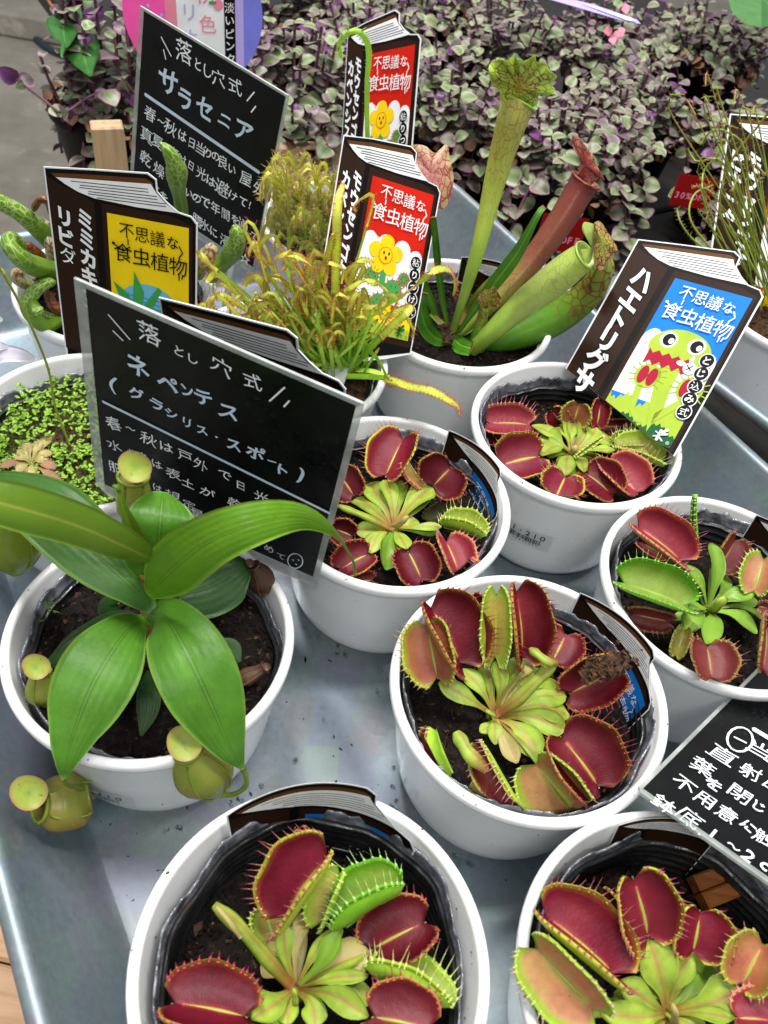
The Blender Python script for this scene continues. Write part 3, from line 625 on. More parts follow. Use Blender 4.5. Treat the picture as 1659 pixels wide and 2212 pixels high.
# crumbs of peat stuck to the rims and walls of the white pots
mb = MB()
for k, (x, y) in POT.items():
    for i in range(34):
        a = rng.uniform(0, 6.283)
        if i < 16: c = np.array([x + .0585 * math.cos(a), y + .0585 * math.sin(a), .0806]); c[:2] += rng.normal(0, .0007, 2)
        elif i < 26: q = rng.uniform(.068, .076); r_ = .0520 + (q - .045) * .109; c = np.array([x + (r_ - .0004) * math.cos(a), y + (r_ - .0004) * math.sin(a), q])
        else: q = rng.uniform(.02, .07); r_ = np.interp(q, [.0125, .02, .045, .0722], [.0486, .0500, .0536, .0568]); c = np.array([x + r_ * math.cos(a), y + r_ * math.sin(a), q])
        s_ = rng.uniform(.00015, .00045) * (1.6 if rng.random() < .1 else 1); v = (np.array([[1, 0, 0], [-1, 0, 0], [0, 1, 0], [0, -1, 0], [0, 0, 1], [0, 0, -1]]) + rng.normal(0, .4, (6, 3))) * s_ + c
        mb.add(v, [(0, 2, 4), (2, 1, 4), (1, 3, 4), (3, 0, 4), (2, 0, 5), (1, 2, 5), (3, 1, 5), (0, 3, 5)])
mb.build('peat_specks', None, M['soilbrown'], smooth=False, kind='stuff')

# ------------------------------------------------------------ venus flytraps
def inpot(v, root):
    # keep everything below the rim inside the liner
    c = np.array(root.location)[:2]; v = np.array(v, float); d = v[:, :2] - c; r = np.linalg.norm(d, axis=1) + 1e-9
    rm = .0470 + (np.minimum(v[:, 2], .078) - .03) * .115 - .0012 + np.clip((v[:, 2] - .0795) / .003, 0, 1) * .05
    f = np.where(r > rm, rm / r, 1.); v[:, :2] = c + d * f[:, None]; v[:, 2] = np.where((r > rm), np.maximum(v[:, 2], .05), v[:, 2]); return v
def trap(root, cr, base, tip, Wp, alpha, tilt, kind, zb=.070, zt=.076, teeth=.42, ov=.575, cup=.22, arch=.05, nt=None):
    B = V(*cr(*base), zb); T = V(*cr(*tip), zt)
    C = (B + T) / 2; sc = mpp(C) * cr.f; Wd = Wp * sc * .86
    d = T - B; L = np.linalg.norm(d); d /= L
    c = nrm(CAM - C); c = nrm(c - (c @ d) * d); s = nrm(np.cross(d, c))
    if s @ RT * ((tip[1] - base[1]) * 0 + 1) != 0:   # make s point to the right when looking base -> tip in the picture
        di = np.array([d @ RT, d @ DN]); si = np.array([s @ RT, s @ DN])
        if si @ np.array([-di[1], di[0]]) < 0: s = -s
    tl = math.radians(tilt); al = math.radians(alpha)
    F = math.cos(tl) * c + math.sin(tl) * s; S = math.cos(tl) * s - math.sin(tl) * c
    nu, nv = 26, 10
    mb = MB(); tm = MB(); rn = random.uniform(.2, .8)
    u = np.linspace(0, 1, nu)[:, None]; v = np.linspace(0, 1, nv)[None, :]
    ph = math.pi * (.05 + .90 * u)
    wv = rng.uniform(0, 6)
    for sg in (1, -1):
        e = math.cos(al) * F + sg * math.sin(al) * S; inn = nrm(math.sin(al) * F - sg * math.cos(al) * S)
        vv = v ** .9
        ax = (1 - vv) * (.10 + .80 * u) + vv * (.5 - ov * np.cos(ph)); out = vv * np.sin(ph) ** .55 * (1 + .03 * np.sin(17 * u + wv) * vv)
        bow = cup * np.sin(math.pi * np.clip(vv * .86, 0, 1)) * np.sin(math.pi * u) ** .5
        P = B + (ax * L)[..., None] * d + (out * Wd)[..., None] * e - (bow * Wd)[..., None] * inn + (arch * L * np.sin(math.pi * ax))[..., None] * F
        dist = np.broadcast_to(vv, (nu, nv)).copy()
        endf = np.clip(np.minimum(u, 1 - u) * 11, 0, 1); dist = 1 - (1 - dist) * (.25 + .75 * endf) ; dist[:, 0] = np.where(endf[:, 0] < 1, dist[:, 0], 0)
        dist = np.clip(dist, 0, 1)
        uv = np.stack([np.broadcast_to(u, dist.shape), dist], -1)
        th = .00055 + .0006 * (vv > .93)
        a_, b_ = P + inn * (th * .5)[..., None], P - inn * (th * .5)[..., None]
        fl = sg > 0
        # orientation: inner faces towards inn
        q = np.cross(P[nu // 2 + 1, 5] - P[nu // 2, 5], P[nu // 2, 6] - P[nu // 2, 5]) @ inn > 0
        b0 = mb.n; mb.grid(a_, uv, 0, rn=rn, flip=not q); b1 = mb.n; mb.grid(b_, uv, 1, rn=rn, flip=bool(q))
        for i in range(nu - 1):
            mb.f.append((b0 + i * nv + nv - 1, b0 + (i + 1) * nv + nv - 1, b1 + (i + 1) * nv + nv - 1, b1 + i * nv + nv - 1)); mb.mi.append(0)
        for i in (0, nu - 1):
            for j in range(nv - 1): mb.f.append((b0 + i * nv + j, b0 + i * nv + j + 1, b1 + i * nv + j + 1, b1 + i * nv + j)); mb.mi.append(0)
        n = nt or int(min(19, max(9, L / .0017)))
        close = max(0, 1 - alpha / 60)
        for k in range(n):
            f_ = min(.99, max(.01, (k + .5 + rng.uniform(-.3, .3)) / n)); iu = f_ * (nu - 1); i0 = int(iu); w_ = iu - i0
            p = P[i0, -1] * (1 - w_) + P[min(i0 + 1, nu - 1), -1] * w_
            dd = e * 1. + d * (f_ - .5) * 1.5 + inn * (.28 + .75 * close) + rng.normal(0, .12, 3)
            ln = Wd * teeth * 1.0 * (.55 + .55 * math.sin(math.pi * f_)) * rng.uniform(.6, 1.15)
            # fleshy foot of each tooth
            spike(tm, p - nrm(dd) * .0006, dd, ln, .00023, bend=inn * ln * (.5 + close), rn=rn)
            spike(tm, p - nrm(dd) * .0009, dd, .0024, .00085, rn=rn)
    # midrib roll
    cc = np.array([B + d * L * t + F * (arch * L * math.sin(math.pi * t) - .0002) for t in np.linspace(.06, .94, 9)])
    mb2 = MB(); tube(mb, cc, sprof([.0004, .0008, .0006, .0003], 9), 6, mat=1)
    for q in (mb, tm): q.v = [inpot(a, root) for a in q.v]
    m = M['t_' + kind]
    o = mb.build('trap', root, [m[0], m[1]])
    tm.build('teeth', o, m[2], kind='stuff')
    return B
def petiole(root, cr, c0, end, wp, mat='petiole', z0=.064, z1=.070, lift=.0, notch=True):
    A = V(*cr(*c0), z0); Bp = V(*cr(*end), z1); m = (A + Bp) / 2 + np.array([0, 0, lift + .12 * np.linalg.norm(Bp - A) + rng.uniform(-.001, .001)])
    side = nrm(np.cross(Bp - A, (0, 0, 1))) * rng.uniform(-.0028, .0028)
    C = spline([A, m + side, Bp], 16); w = wp * 1.04 * mpp(m) * cr.f / 2
    pr = sprof([.20, .24, .34, .62, .95, 1.0, .30 if notch else .12], 16) * (1 + .05 * np.sin(np.linspace(0, rng.uniform(8, 14), 16)))
    pr[-1] = .14
    mb = MB(); blade(mb, C, w * pr, nrm(np.array([rng.normal(0, .28), rng.normal(0, .28), 1.])), nv=9, fold=rng.uniform(.05, .40), thick=.0007, wav=.16, mat=(0, 0), rn=rng.uniform(.3, .8))
    return mb.build('petiole', root, M[mat])
def bud(root, cr, pts, wp, mat='petiole'):
    C = spline([V(*cr(x, y), z) for x, y, z in pts], 18); w = wp * mpp(C[9]) * cr.f / 2
    mb = MB(); tube(mb, C, w * sprof([.7, .8, 1, .9, .8, .95, .5], 18), 8, flat=.7)
    return mb.build('young_leaf', root, M[mat])
FT = {}
def flytrap(k, cr, c0, label, traps, pets, mat='petiole', zc=.064):
    x, y = POT[k]; root = empty('venus_flytrap', (x, y, .055), label, 'flytrap plant', 'venus flytrap plants in white pots'); FT[k] = root
    for t in traps:
        t = list(t); pw = t.pop(0); kw = t.pop() if isinstance(t[-1], dict) else {}
        pz = kw.get('zb', .070)
        pc = kw.pop('pc', c0); pm = kw.pop('pm', mat)
        trap(root, cr, *t, **kw)
        if pw: petiole(root, cr, pc, t[0], pw, pm, z0=zc, z1=pz)
    for p in pets:
        end, w = p[0], p[1]; kw = p[2] if len(p) > 2 else {}
        petiole(root, cr, c0, end, w, kw.pop('m', mat), z0=zc, z1=kw.pop('z1', .068), notch=True, **kw)
    mb = MB(); C = spline([V(*cr(*c0), zc - .008), V(*cr(*c0), zc + .002)], 5); tube(mb, C, [.004, .0045, .004, .003, .0015], 10)
    mb.build('crown', root, M['petiole']); return root
D = dict
flytrap('P3', CB2, (560, 735), 'flytrap whose traps are dark red and orange, one holding crumbled peat', [
    (75, (335, 600), (290, 360), 150, 50, -17, 'orange', D(zb=.076, zt=.088)),
    (70, (430, 545), (285, 275), 215, 38, 32, 'dark', D(zb=.074, zt=.092)),
    (0, (505, 420), (465, 250), 80, 50, 0, 'dark', D(zb=.07, zt=.082)),
    (80, (562, 515), (567, 225), 105, 36, 0, 'lime', D(zb=.076, zt=.100, teeth=.5)),
    (80, (670, 510), (640, 205), 165, 33, 30, 'dark', D(zb=.072, zt=.098, teeth=.55)),
    (0, (790, 520), (850, 400), 120, 62, 0, 'dark', D(zb=.066, zt=.070)),
    (100, (845, 652), (1060, 545), 135, 52, 4, 'dark', D(zb=.068, zt=.080)),
    (0, (990, 1040), (810, 800), 215, 50, 24, 'dark', D(zb=.070, zt=.080)),
    (60, (895, 1120), (715, 905), 190, 50, -22, 'peach', D(zb=.064, zt=.074, teeth=.35, ov=.56)),
    (0, (672, 1130), (500, 830), 125, 27, -32, 'darklime', D(zb=.066, zt=.082, teeth=.7, ov=.54)),
    (0, (395, 975), (320, 775), 120, 26, -70, 'darklime', D(zb=.060, zt=.072, teeth=.6)),
    (0, (470, 1000), (550, 1040), 70, 50, -20, 'olive', D(zb=.060, zt=.060)),
], [((840, 640), 105), ((860, 735), 105, D()), ((845, 790), 100), ((730, 905), 110), ((650, 925), 70, D(m='petiole_pale')), ((560, 850), 60), ((500, 800), 50), ((640, 500), 75), ((690, 505), 95, D(m='petiole_pale')), ((760, 560), 110), ((470, 560), 80), ((525, 510), 80)])
bud(FT['P3'], CB2, [(575, 725, .066), (650, 670, .076), (730, 590, .085), (795, 520, .09), (800, 505, .091)], 60)
bud(FT['P3'], CB2, [(805, 520, .091), (770, 515, .095), (730, 485, .095), (705, 465, .093)], 46)
bud(FT['P3'], CB2, [(530, 950, .082), (460, 890, .084), (405, 800, .084)], 70)
bud(FT['P3'], CB2, [(570, 740, .07), (545, 725, .073), (525, 712, .073)], 22)
flytrap('P2', CB4, (735, 990), 'flytrap cut by the bottom edge with one translucent lime trap and glossy dark red traps', [
    (90, (680, 705), (900, 380), 245, 38, -42, 'red', D(zb=.070, zt=.092, teeth=.4)),
    (0, (700, 400), (735, 280), 100, 30, 62, 'dark', D(zb=.068, zt=.078, teeth=.7)),
    (70, (940, 730), (1215, 560), 225, 30, -55, 'green', D(zb=.070, zt=.082, teeth=.45)),
    (0, (840, 720), (940, 480), 130, 30, -30, 'lime', D(zb=.064, zt=.072)),
    (80, (1045, 830), (1320, 690), 190, 55, -18, 'dark', D(zb=.070, zt=.078, teeth=.4)),
    (60, (1050, 930), (1390, 1090), 200, 40, -72, 'lime', D(zb=.074, zt=.078, teeth=.6)),
    (100, (1050, 1110), (1340, 1170), 200, 55, -22, 'dark', D(zb=.080, zt=.084)),
    (110, (545, 1120), (170, 1050), 215, 52, 30, 'dark', D(zb=.076, zt=.080, teeth=.25)),
    (0, (640, 790), (600, 640), 120, 55, 10, 'lime', D(zb=.056, zt=.058)),
], [((930, 735), 85, D(m='petiole_bright', z1=.074)), ((1060, 835), 165, D(z1=.070, m='petiole_pale')), ((1050, 930), 90, D(m='petiole_pale')), ((1080, 1030), 120), ((1030, 1100), 120), ((700, 1150), 90), ((820, 1160), 100), ((620, 1150), 80, D(m='petiole_bright')),
    ((640, 740), 110, D(m='petiole_pale', z1=.058)), ((720, 700), 80, D(m='petiole_pale', z1=.058)), ((790, 640), 70, D(m='petiole_pale', z1=.062)), ((590, 860), 100, D(m='petiole_pale', z1=.056)), ((500, 1080), 110)], zc=.058)
bud(FT['P2'], CB4, [(715, 975, .06), (620, 870, .072), (500, 730, .086), (400, 640, .092), (380, 622, .092)], 70)
bud(FT['P2'], CB4, [(495, 765, .090), (440, 690, .095), (385, 625, .097)], 26, 'petiole_pale')
bud(FT['P2'], CB4, [(735, 1070, .066), (730, 1010, .072), (722, 985, .073)], 34)
flytrap('P7', CB5, (1070, 1610), 'flytrap in the bottom right corner pot with wide yellow edged red traps', [
    (230, (965, 1185), (865, 790), 265, 52, 22, 'red', D(zb=.082, zt=.100, teeth=.35)),
    (150, (800, 1420), (310, 1010), 330, 38, 38, 'red', D(zb=.082, zt=.090, teeth=.45)),
    (150, (680, 1610), (285, 1190), 270, 48, -26, 'peach', D(zb=.086, zt=.090, teeth=.4)),
    (150, (1215, 1270), (1265, 990), 250, 50, 26, 'red', D(zb=.076, zt=.086, teeth=.4)),
    (210, (1500, 1460), (1640, 1190), 220, 45, -5, 'orange', D(zb=.080, zt=.088, teeth=.5)),
    (0, (870, 1240), (690, 900), 130, 45, -10, 'dark', D(zb=.066, zt=.076, teeth=.6)),
    (90, (500, 1600), (270, 1640), 150, 45, 20, 'pink', D(zb=.070, zt=.070)),
    (80, (1460, 1640), (1700, 1660), 200, 50, -35, 'pink', D(zb=.080, zt=.082)),
], [((900, 1420), 170), ((760, 1500), 170), ((1180, 1230), 170), ((1420, 1400), 200, D(m='petiole_bright')), ((1400, 1590), 110), ((700, 1580), 120), ((1090, 1640), 60), ((1300, 1690), 150), ((900, 1720), 150)], zc=.062)
bud(FT['P7'], CB5, [(1110, 1690, .07), (1120, 1610, .082), (1095, 1545, .084)], 50, 'petiole_pale')
flytrap('P4', CA5, (320, 800), 'flytrap beside the lower black sign with two heart shaped red traps and one blackened trap', [
    (70, (285, 628), (360, 470), 125, 48, -24, 'red', D(zb=.074, zt=.084)),
    (0, (440, 655), (370, 560), 90, 28, -60, 'pink', D(zb=.072, zt=.078, teeth=.5)),
    (100, (455, 655), (530, 575), 125, 55, 0, 'dark', D(zb=.076, zt=.086)),
    (35, (490, 795), (640, 840), 100, 30, -62, 'lime', D(zb=.072, zt=.074, teeth=.6)),
    (60, (365, 875), (425, 1000), 110, 55, -16, 'dark', D(zb=.074, zt=.068)),
    (0, (500, 840), (555, 980), 105, 45, -34, 'pink', D(zb=.076, zt=.074)),
    (60, (235, 890), (115, 955), 90, 50, 18, 'dark', D(zb=.070, zt=.066)),
    (0, (250, 985), (140, 1000), 50, 60, 0, 'dark', D(zb=.062, zt=.062)),
    (0, (180, 690), (120, 600), 90, 50, 0, 'dark', D(zb=.07, zt=.076)),
    (0, (175, 830), (100, 800), 70, 50, 0, 'dark', D(zb=.068, zt=.070)),
    (0, (430, 780), (545, 730), 60, 40, -20, 'dead', D(zb=.064, zt=.066)),
], [((190, 690), 100), ((230, 640), 90), ((310, 625), 80), ((350, 640), 60), ((465, 680), 85), ((480, 805), 45, D(m='petiole_bright')), ((290, 950), 80, D(m='petiole_bright')), ((180, 810), 60), ((225, 880), 60), ((400, 770), 50)], zc=.066)
bud(FT['P4'], CA5, [(310, 805, .07), (220, 760, .076), (120, 720, .082)], 32)
bud(FT['P4'], CA5, [(325, 800, .07), (350, 775, .078), (372, 758, .08)], 24, 'petiole_pale')
flytrap('P5', CA5, (955, 535), 'flytrap below the blue tag with a full ring of crimson traps', [
    (60, (815, 432), (640, 425), 85, 55, 28, 'pink', D(zb=.068, zt=.070, teeth=.6)),
    (80, (850, 542), (690, 578), 120, 55, 22, 'red', D(zb=.074, zt=.070)),
    (60, (935, 612), (895, 700), 100, 60, 0, 'red', D(zb=.076, zt=.074)),
    (50, (1000, 600), (1110, 690), 115, 50, -30, 'dark', D(zb=.074, zt=.072)),
    (50, (1080, 575), (1200, 685), 120, 48, -38, 'pink', D(zb=.074, zt=.072, teeth=.5)),
    (40, (1110, 520), (1280, 580), 110, 40, -55, 'lime', D(zb=.072, zt=.072, teeth=.7)),
    (0, (1100, 500), (1230, 500), 60, 40, -40, 'peach', D(zb=.070, zt=.072, teeth=.7)),
    (60, (962, 425), (985, 350), 80, 45, 0, 'orange', D(zb=.070, zt=.082)),
    (50, (1045, 440), (1060, 345), 55, 40, 10, 'dark', D(zb=.070, zt=.080, teeth=.8)),
    (50, (925, 430), (880, 375), 60, 50, 0, 'dark', D(zb=.066, zt=.074, teeth=.9)),
    (0, (1045, 440), (1180, 432), 34, 60, 0, 'dark', D(zb=.066, zt=.068, teeth=1.0)),
    (0, (970, 545), (1062, 478), 24, 14, 0, 'lime', D(zb=.076, zt=.082, teeth=.5)),
    (0, (780, 470), (640, 480), 60, 50, 20, 'dark', D(zb=.062, zt=.062, teeth=.8)),
], [((850, 470), 85), ((900, 440), 70), ((1010, 430), 75), ((1100, 480), 70), ((1110, 515), 60, D(m='petiole_bright')), ((860, 520), 85), ((930, 608), 90), ((990, 585), 60), ((1060, 545), 50), ((960, 430), 60)], zc=.066)
bud(FT['P5'], CA5, [(950, 540, .07), (965, 520, .078), (975, 505, .08)], 30, 'petiole_pale')
flytrap('P6', CC2, (980, 1210), 'flytrap at the right edge with one large bright green trap and an upright green one', [
    (110, (800, 852), (385, 530), 300, 38, 36, 'pink', D(zb=.080, zt=.088, teeth=.5)),
    (110, (830, 1195), (255, 985), 300, 38, 34, 'green', D(zb=.082, zt=.084, teeth=.45)),
    (0, (690, 1300), (350, 1230), 140, 50, -20, 'dull', D(zb=.070, zt=.070, teeth=.6)),
    (0, (905, 700), (885, 300), 60, 12, -25, 'green', D(zb=.080, zt=.108, teeth=.6, ov=.54)),
    (110, (1055, 885), (1200, 640), 200, 42, 28, 'dull', D(zb=.074, zt=.084, teeth=.6)),
    (140, (1340, 1090), (1430, 790), 190, 48, -8, 'peach', D(zb=.080, zt=.088)),
    (150, (965, 1480), (1010, 1780), 270, 50, -24, 'dull', D(zb=.088, zt=.086, teeth=.4)),
    (150, (800, 1370), (720, 1590), 110, 40, 0, 'olive', D(zb=.078, zt=.074)),
    (0, (1440, 1320), (1400, 1720), 230, 42, -38, 'dull', D(zb=.084, zt=.082, teeth=.5)),
    (0, (1370, 1180), (1470, 1200), 80, 50, 0, 'dull', D(zb=.078, zt=.078)),
    (0, (640, 790), (430, 660), 110, 40, 10, 'dark', D(zb=.066, zt=.068, teeth=.7)),
], [((1000, 680), 185, D(z1=.090)), ((1110, 920), 100), ((1330, 1050), 130), ((1370, 1140), 140), ((1450, 1290), 90), ((1370, 1390), 170), ((790, 1380), 160), ((700, 1290), 90), ((790, 1180), 110), ((820, 900), 120)], mat='petiole_bright', zc=.070)
bud(FT['P6'], CC2, [(1000, 1230, .076), (1070, 1160, .09), (1130, 1110, .094)], 90)
# crumbled peat lying in the open trap of the middle pot
mb = MB()
for i in range(260):
    q = rng.normal(0, 1, 2); c = V(*CB2(1010 + q[0] * 45, 530 - q[0] * 8 + q[1] * 24), .085 + rng.uniform(0, .006)); s = rng.uniform(.0005, .0022)
    v = np.array([[1, 0, 0], [-1, 0, 0], [0, 1, 0], [0, -1, 0], [0, 0, 1], [0, 0, -1]]) + rng.normal(0, .35, (6, 3))
    mb.add(v * s + c, [(0, 2, 4), (2, 1, 4), (1, 3, 4), (3, 0, 4), (2, 0, 5), (1, 2, 5), (3, 1, 5), (0, 3, 5)])
mb.build('peat_clump', None, M['soilbrown'], smooth=False, kind='stuff')

# ------------------------------------------------------------ tropical pitcher plant with broad leaves
nep = empty('tropical_pitcher_plant', (POT['P1'][0], POT['P1'][1], .062), 'glossy broad leaved pitcher plant with hanging green pitchers in the big front left pot', 'pitcher plant')
def nleaf(pts, ws, mat, side=None, fold=.10, curl=.10, ref=(0, 0, 1), wav=.05, root=nep, thick=.0006):
    """pts (x, y, z) in reference pixels and metres; ws half widths in reference pixels; side tilts the blade"""
    C = spline([V(x, y, z) for x, y, z in pts], 30)
    w = sprof(ws, 30) * np.array([mpp(p) for p in C]); w = np.maximum(w, .0004)
    mb = MB(); blade(mb, C, w, np.array(ref, float), nv=13, fold=fold, curl=curl, thick=thick, wav=wav, mat=(0, 0), rn=random.uniform(.4, .7))
    return mb.build('leaf', root, M[mat])
tocam = lambda x, y, z, up_=.0: nrm(nrm(CAM - V(x, y, z)) + np.array([0, 0, up_]))
mb = MB(); tube(mb, spline([V(322, 1410, .060), V(322, 1340, .088), V(320, 1285, .110), V(318, 1240, .126)], 14), [.0034] * 8 + [.003] * 6, 10); mb.build('stem', nep, M['stem'])
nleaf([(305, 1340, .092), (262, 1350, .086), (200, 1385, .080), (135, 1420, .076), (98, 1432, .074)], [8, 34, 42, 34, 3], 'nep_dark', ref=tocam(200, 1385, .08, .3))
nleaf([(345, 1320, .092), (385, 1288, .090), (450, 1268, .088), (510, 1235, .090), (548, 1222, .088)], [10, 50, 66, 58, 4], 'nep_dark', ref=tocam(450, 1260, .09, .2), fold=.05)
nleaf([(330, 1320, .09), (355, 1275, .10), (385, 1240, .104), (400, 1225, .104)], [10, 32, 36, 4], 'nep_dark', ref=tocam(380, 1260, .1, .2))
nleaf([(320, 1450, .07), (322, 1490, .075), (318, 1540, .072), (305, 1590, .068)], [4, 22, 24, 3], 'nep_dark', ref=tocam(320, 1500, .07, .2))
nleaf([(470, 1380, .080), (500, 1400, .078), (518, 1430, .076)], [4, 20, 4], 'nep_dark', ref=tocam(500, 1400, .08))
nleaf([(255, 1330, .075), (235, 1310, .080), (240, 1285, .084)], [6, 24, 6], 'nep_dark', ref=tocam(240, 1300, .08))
nleaf([(335, 1270, .118), (340, 1200, .136), (346, 1130, .150), (350, 1085, .152), (352, 1064, .150)], [16, 66, 80, 72, 20], 'nep', ref=tocam(345, 1160, .14, -.2), fold=.02, curl=.12)
nleaf([(330, 1318, .112), (285, 1268, .122), (205, 1195, .130), (110, 1105, .136), (20, 1055, .132), (-40, 1045, .13)], [12, 52, 74, 76, 54, 14], 'nep_mid', ref=nrm(tocam(180, 1160, .13) + np.array([.25, .0, .1])), fold=.06, curl=.10)
nleaf([(312, 1336, .100), (268, 1372, .108), (205, 1470, .108), (160, 1580, .098), (142, 1650, .090), (136, 1682, .084)], [12, 54, 84, 80, 44, 4], 'nep', ref=tocam(200, 1500, .1, .05), fold=.06, curl=.12)
nleaf([(315, 1325, .102), (358, 1335, .112), (408, 1420, .116), (455, 1520, .106), (495, 1612, .090), (524, 1660, .078)], [12, 56, 83, 82, 48, 5], 'nep', ref=tocam(420, 1450, .1, .05), fold=.07, curl=.12)
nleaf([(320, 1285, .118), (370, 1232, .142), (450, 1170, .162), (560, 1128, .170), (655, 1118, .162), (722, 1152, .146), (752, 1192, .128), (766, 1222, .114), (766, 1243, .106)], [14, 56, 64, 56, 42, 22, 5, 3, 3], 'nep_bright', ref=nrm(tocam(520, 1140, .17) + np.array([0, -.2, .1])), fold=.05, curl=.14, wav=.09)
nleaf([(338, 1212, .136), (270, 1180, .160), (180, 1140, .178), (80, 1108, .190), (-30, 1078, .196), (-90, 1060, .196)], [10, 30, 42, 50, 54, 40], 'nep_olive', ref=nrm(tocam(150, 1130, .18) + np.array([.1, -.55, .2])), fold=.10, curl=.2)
nleaf([(338, 1222, .130), (300, 1170, .150), (272, 1110, .166), (256, 1058, .176)], [9, 17, 15, 3], 'nep_olive', ref=tocam(290, 1150, .15), fold=.5)
nleaf([(258, 1062, .175), (252, 1052, .177), (244, 1050, .177)], [5, 6, 3], 'nep_olive', ref=tocam(250, 1055, .17), fold=.3)
def npitcher(axis, rad, lid, lidr, mat='pit', lidup=.9, flat=.82, hairs=20, lipr=1.0, liddir=None):
    """axis: mouth -> foot points (x, y, z); rad: radii in px from mouth to foot"""
    C = spline([V(x, y, z) for x, y, z in axis], 18); r = sprof(rad, 18) * np.array([mpp(p) for p in C])
    mb = MB(); tube(mb, C, r, 22, ref=tocam(axis[0][0], axis[0][1], axis[0][2]), flat=flat, lobes=lambda a: 1 + .03 * np.cos(5 * a), cap=True)
    p = mb.build('pitcher', nep, M[mat]); T = nrm(C[1] - C[0])
    # rolled lip round the mouth
    ref = tocam(*axis[0]); N_ = nrm(ref - (ref @ T) * T); S_ = np.cross(T, N_)
    a = np.linspace(0, 2 * math.pi, 26); rr = r[0] * 1.08
    ring = np.array([C[0] - T * rr * .05 + rr * (math.cos(t) * S_ + flat * math.sin(t) * N_) for t in a])
    mb = MB(); tube(mb, ring, np.full(26, rr * .13), 7, ref=T); mb.build('mouth_lip', p, M['pit_green' if mat != 'pit_dead' else mat])
    # ribbed wings
    for sg in (-1, 1):
        Nn = N_; mb = MB(); off = C[1:-3] + (r[1:-3, None]) * (flat * .80 * Nn + sg * .58 * S_)
        blade(mb, off, r[1:-3] * .16 + .0004, Nn * .4 + sg * S_, nv=3, fold=0, thick=.0004, mat=(0, 0)) if False else tube(mb, off, np.full(len(off), .0005), 5)
        mb.build('wing', p, M['pit_green' if mat != 'pit_dead' else mat])
    if lidr:
        L = V(*lid); R_ = lidr * .94 * mpp(L); nl = nrm(np.array(liddir if liddir is not None else tocam(*lid)) ); e1 = nrm(np.cross(nl, (0.2, .1, 1))); e2 = np.cross(nl, e1)
        mb = MB(); aa, ra = np.meshgrid(np.linspace(0, 2 * math.pi, 40, endpoint=False), np.linspace(0.02, 1, 12), indexing='ij')
        rad_ = R_ * ra * (1 + .06 * np.cos(2 * aa + 1) + .025 * np.cos(3 * aa + 2))
        for sgn, o_ in ((1, .0004), (-1, -.0004)):
            P = L + (rad_ * np.cos(aa))[..., None] * e1 + (rad_ * np.sin(aa))[..., None] * e2 + (o_ * sgn * sgn + (-.30 * R_ * (1 - ra ** 2) ) + .10 * R_ * np.sin(2 * aa) * ra ** 2 + o_)[..., None] * nl
            mb.grid(P, cu=True, flip=sgn < 0)
        P1 = L; mb.build('lid', p, M['lid' if mat != 'pit_dead' else mat])
        mb = MB(); tube(mb, spline([L - nl * R_ * .36, (L + C[0]) / 2 - nl * R_ * .4, C[0] + N_ * 0], 6), R_ * .26, 8); mb.build('neck', p, M[mat])
    if hairs:
        mb = MB()
        for i in range(hairs):
            t = rng.uniform(.25, 1); j = int(t * 17); a_ = rng.uniform(0, 6.28); q = C[j] + r[j] * (math.cos(a_) * S_ + flat * math.sin(a_) * N_)
            spike(mb, q, q - C[j] + T * r[j] * .6, .0022, .00007)
        for i in range(hairs): q = C[-1] + rng.normal(0, .0012, 3); spike(mb, q, T + rng.normal(0, .4, 3), .003, .00007)
        mb.build('hairs', p, M['hair'], kind='stuff')
    return p
npitcher([(88, 1738, .046), (120, 1735, .042), (160, 1728, .040), (196, 1718, .040)], [34, 54, 60, 60, 56, 34], (62, 1712, .056), 40, flat=.8)
npitcher([(408, 1622, .084), (428, 1650, .074), (455, 1683, .062), (476, 1716, .052)], [30, 52, 64, 60, 40, 8], (398, 1606, .092), 40)
mb = MB(); tube(mb, spline([V(524, 1658, .078), V(532, 1680, .070), V(530, 1700, .062), V(505, 1716, .056), V(480, 1716, .053)], 12), .0011, 6); mb.build('tendril', nep, M['pit_green'])
mb = MB(); tube(mb, spline([V(136, 1680, .084), V(142, 1692, .070), V(160, 1700, .055), V(190, 1706, .042)], 10), .001, 6); mb.build('tendril', nep, M['pit_green'])
npitcher([(88, 1452, .080), (92, 1475, .075), (98, 1500, .070), (104, 1522, .066)], [20, 30, 38, 36, 14], (78, 1440, .088), 30, mat='pit', hairs=14)
npitcher([(22, 1080, .122), (24, 1130, .108), (28, 1180, .092), (34, 1236, .076)], [34, 52, 64, 66, 50, 16], (20, 1070, .126), 0, mat='pit_green', hairs=0)
npitcher([(288, 1030, .158), (290, 1060, .150), (292, 1095, .142), (294, 1130, .134)], [30, 34, 38, 36, 20], (291, 1008, .166), 37, mat='pit_lid', hairs=18, liddir=tocam(291, 1008, .166))
npitcher([(548, 1222, .090), (560, 1240, .084), (566, 1262, .078), (570, 1282, .074)], [13, 22, 30, 28, 12], (540, 1216, .092), 10, mat='pit_dead', hairs=0)
npitcher([(572, 1442, .076), (555, 1452, .074), (535, 1462, .072), (516, 1474, .070)], [12, 14, 18, 20, 10], (576, 1440, .078), 9, mat='pit_dead', hairs=0)
mb = MB()
for i in range(60):
    c = V(100 + rng.normal(0, 11), 1300 + rng.normal(0, 16), .0685); spike(mb, c, np.array([0, 0, 1]) + rng.normal(0, .8, 3), rng.uniform(.002, .005), .0004, rn=rng.uniform(0, 1))
mb.build('moss_tuft', None, M['sprout'], kind='stuff')

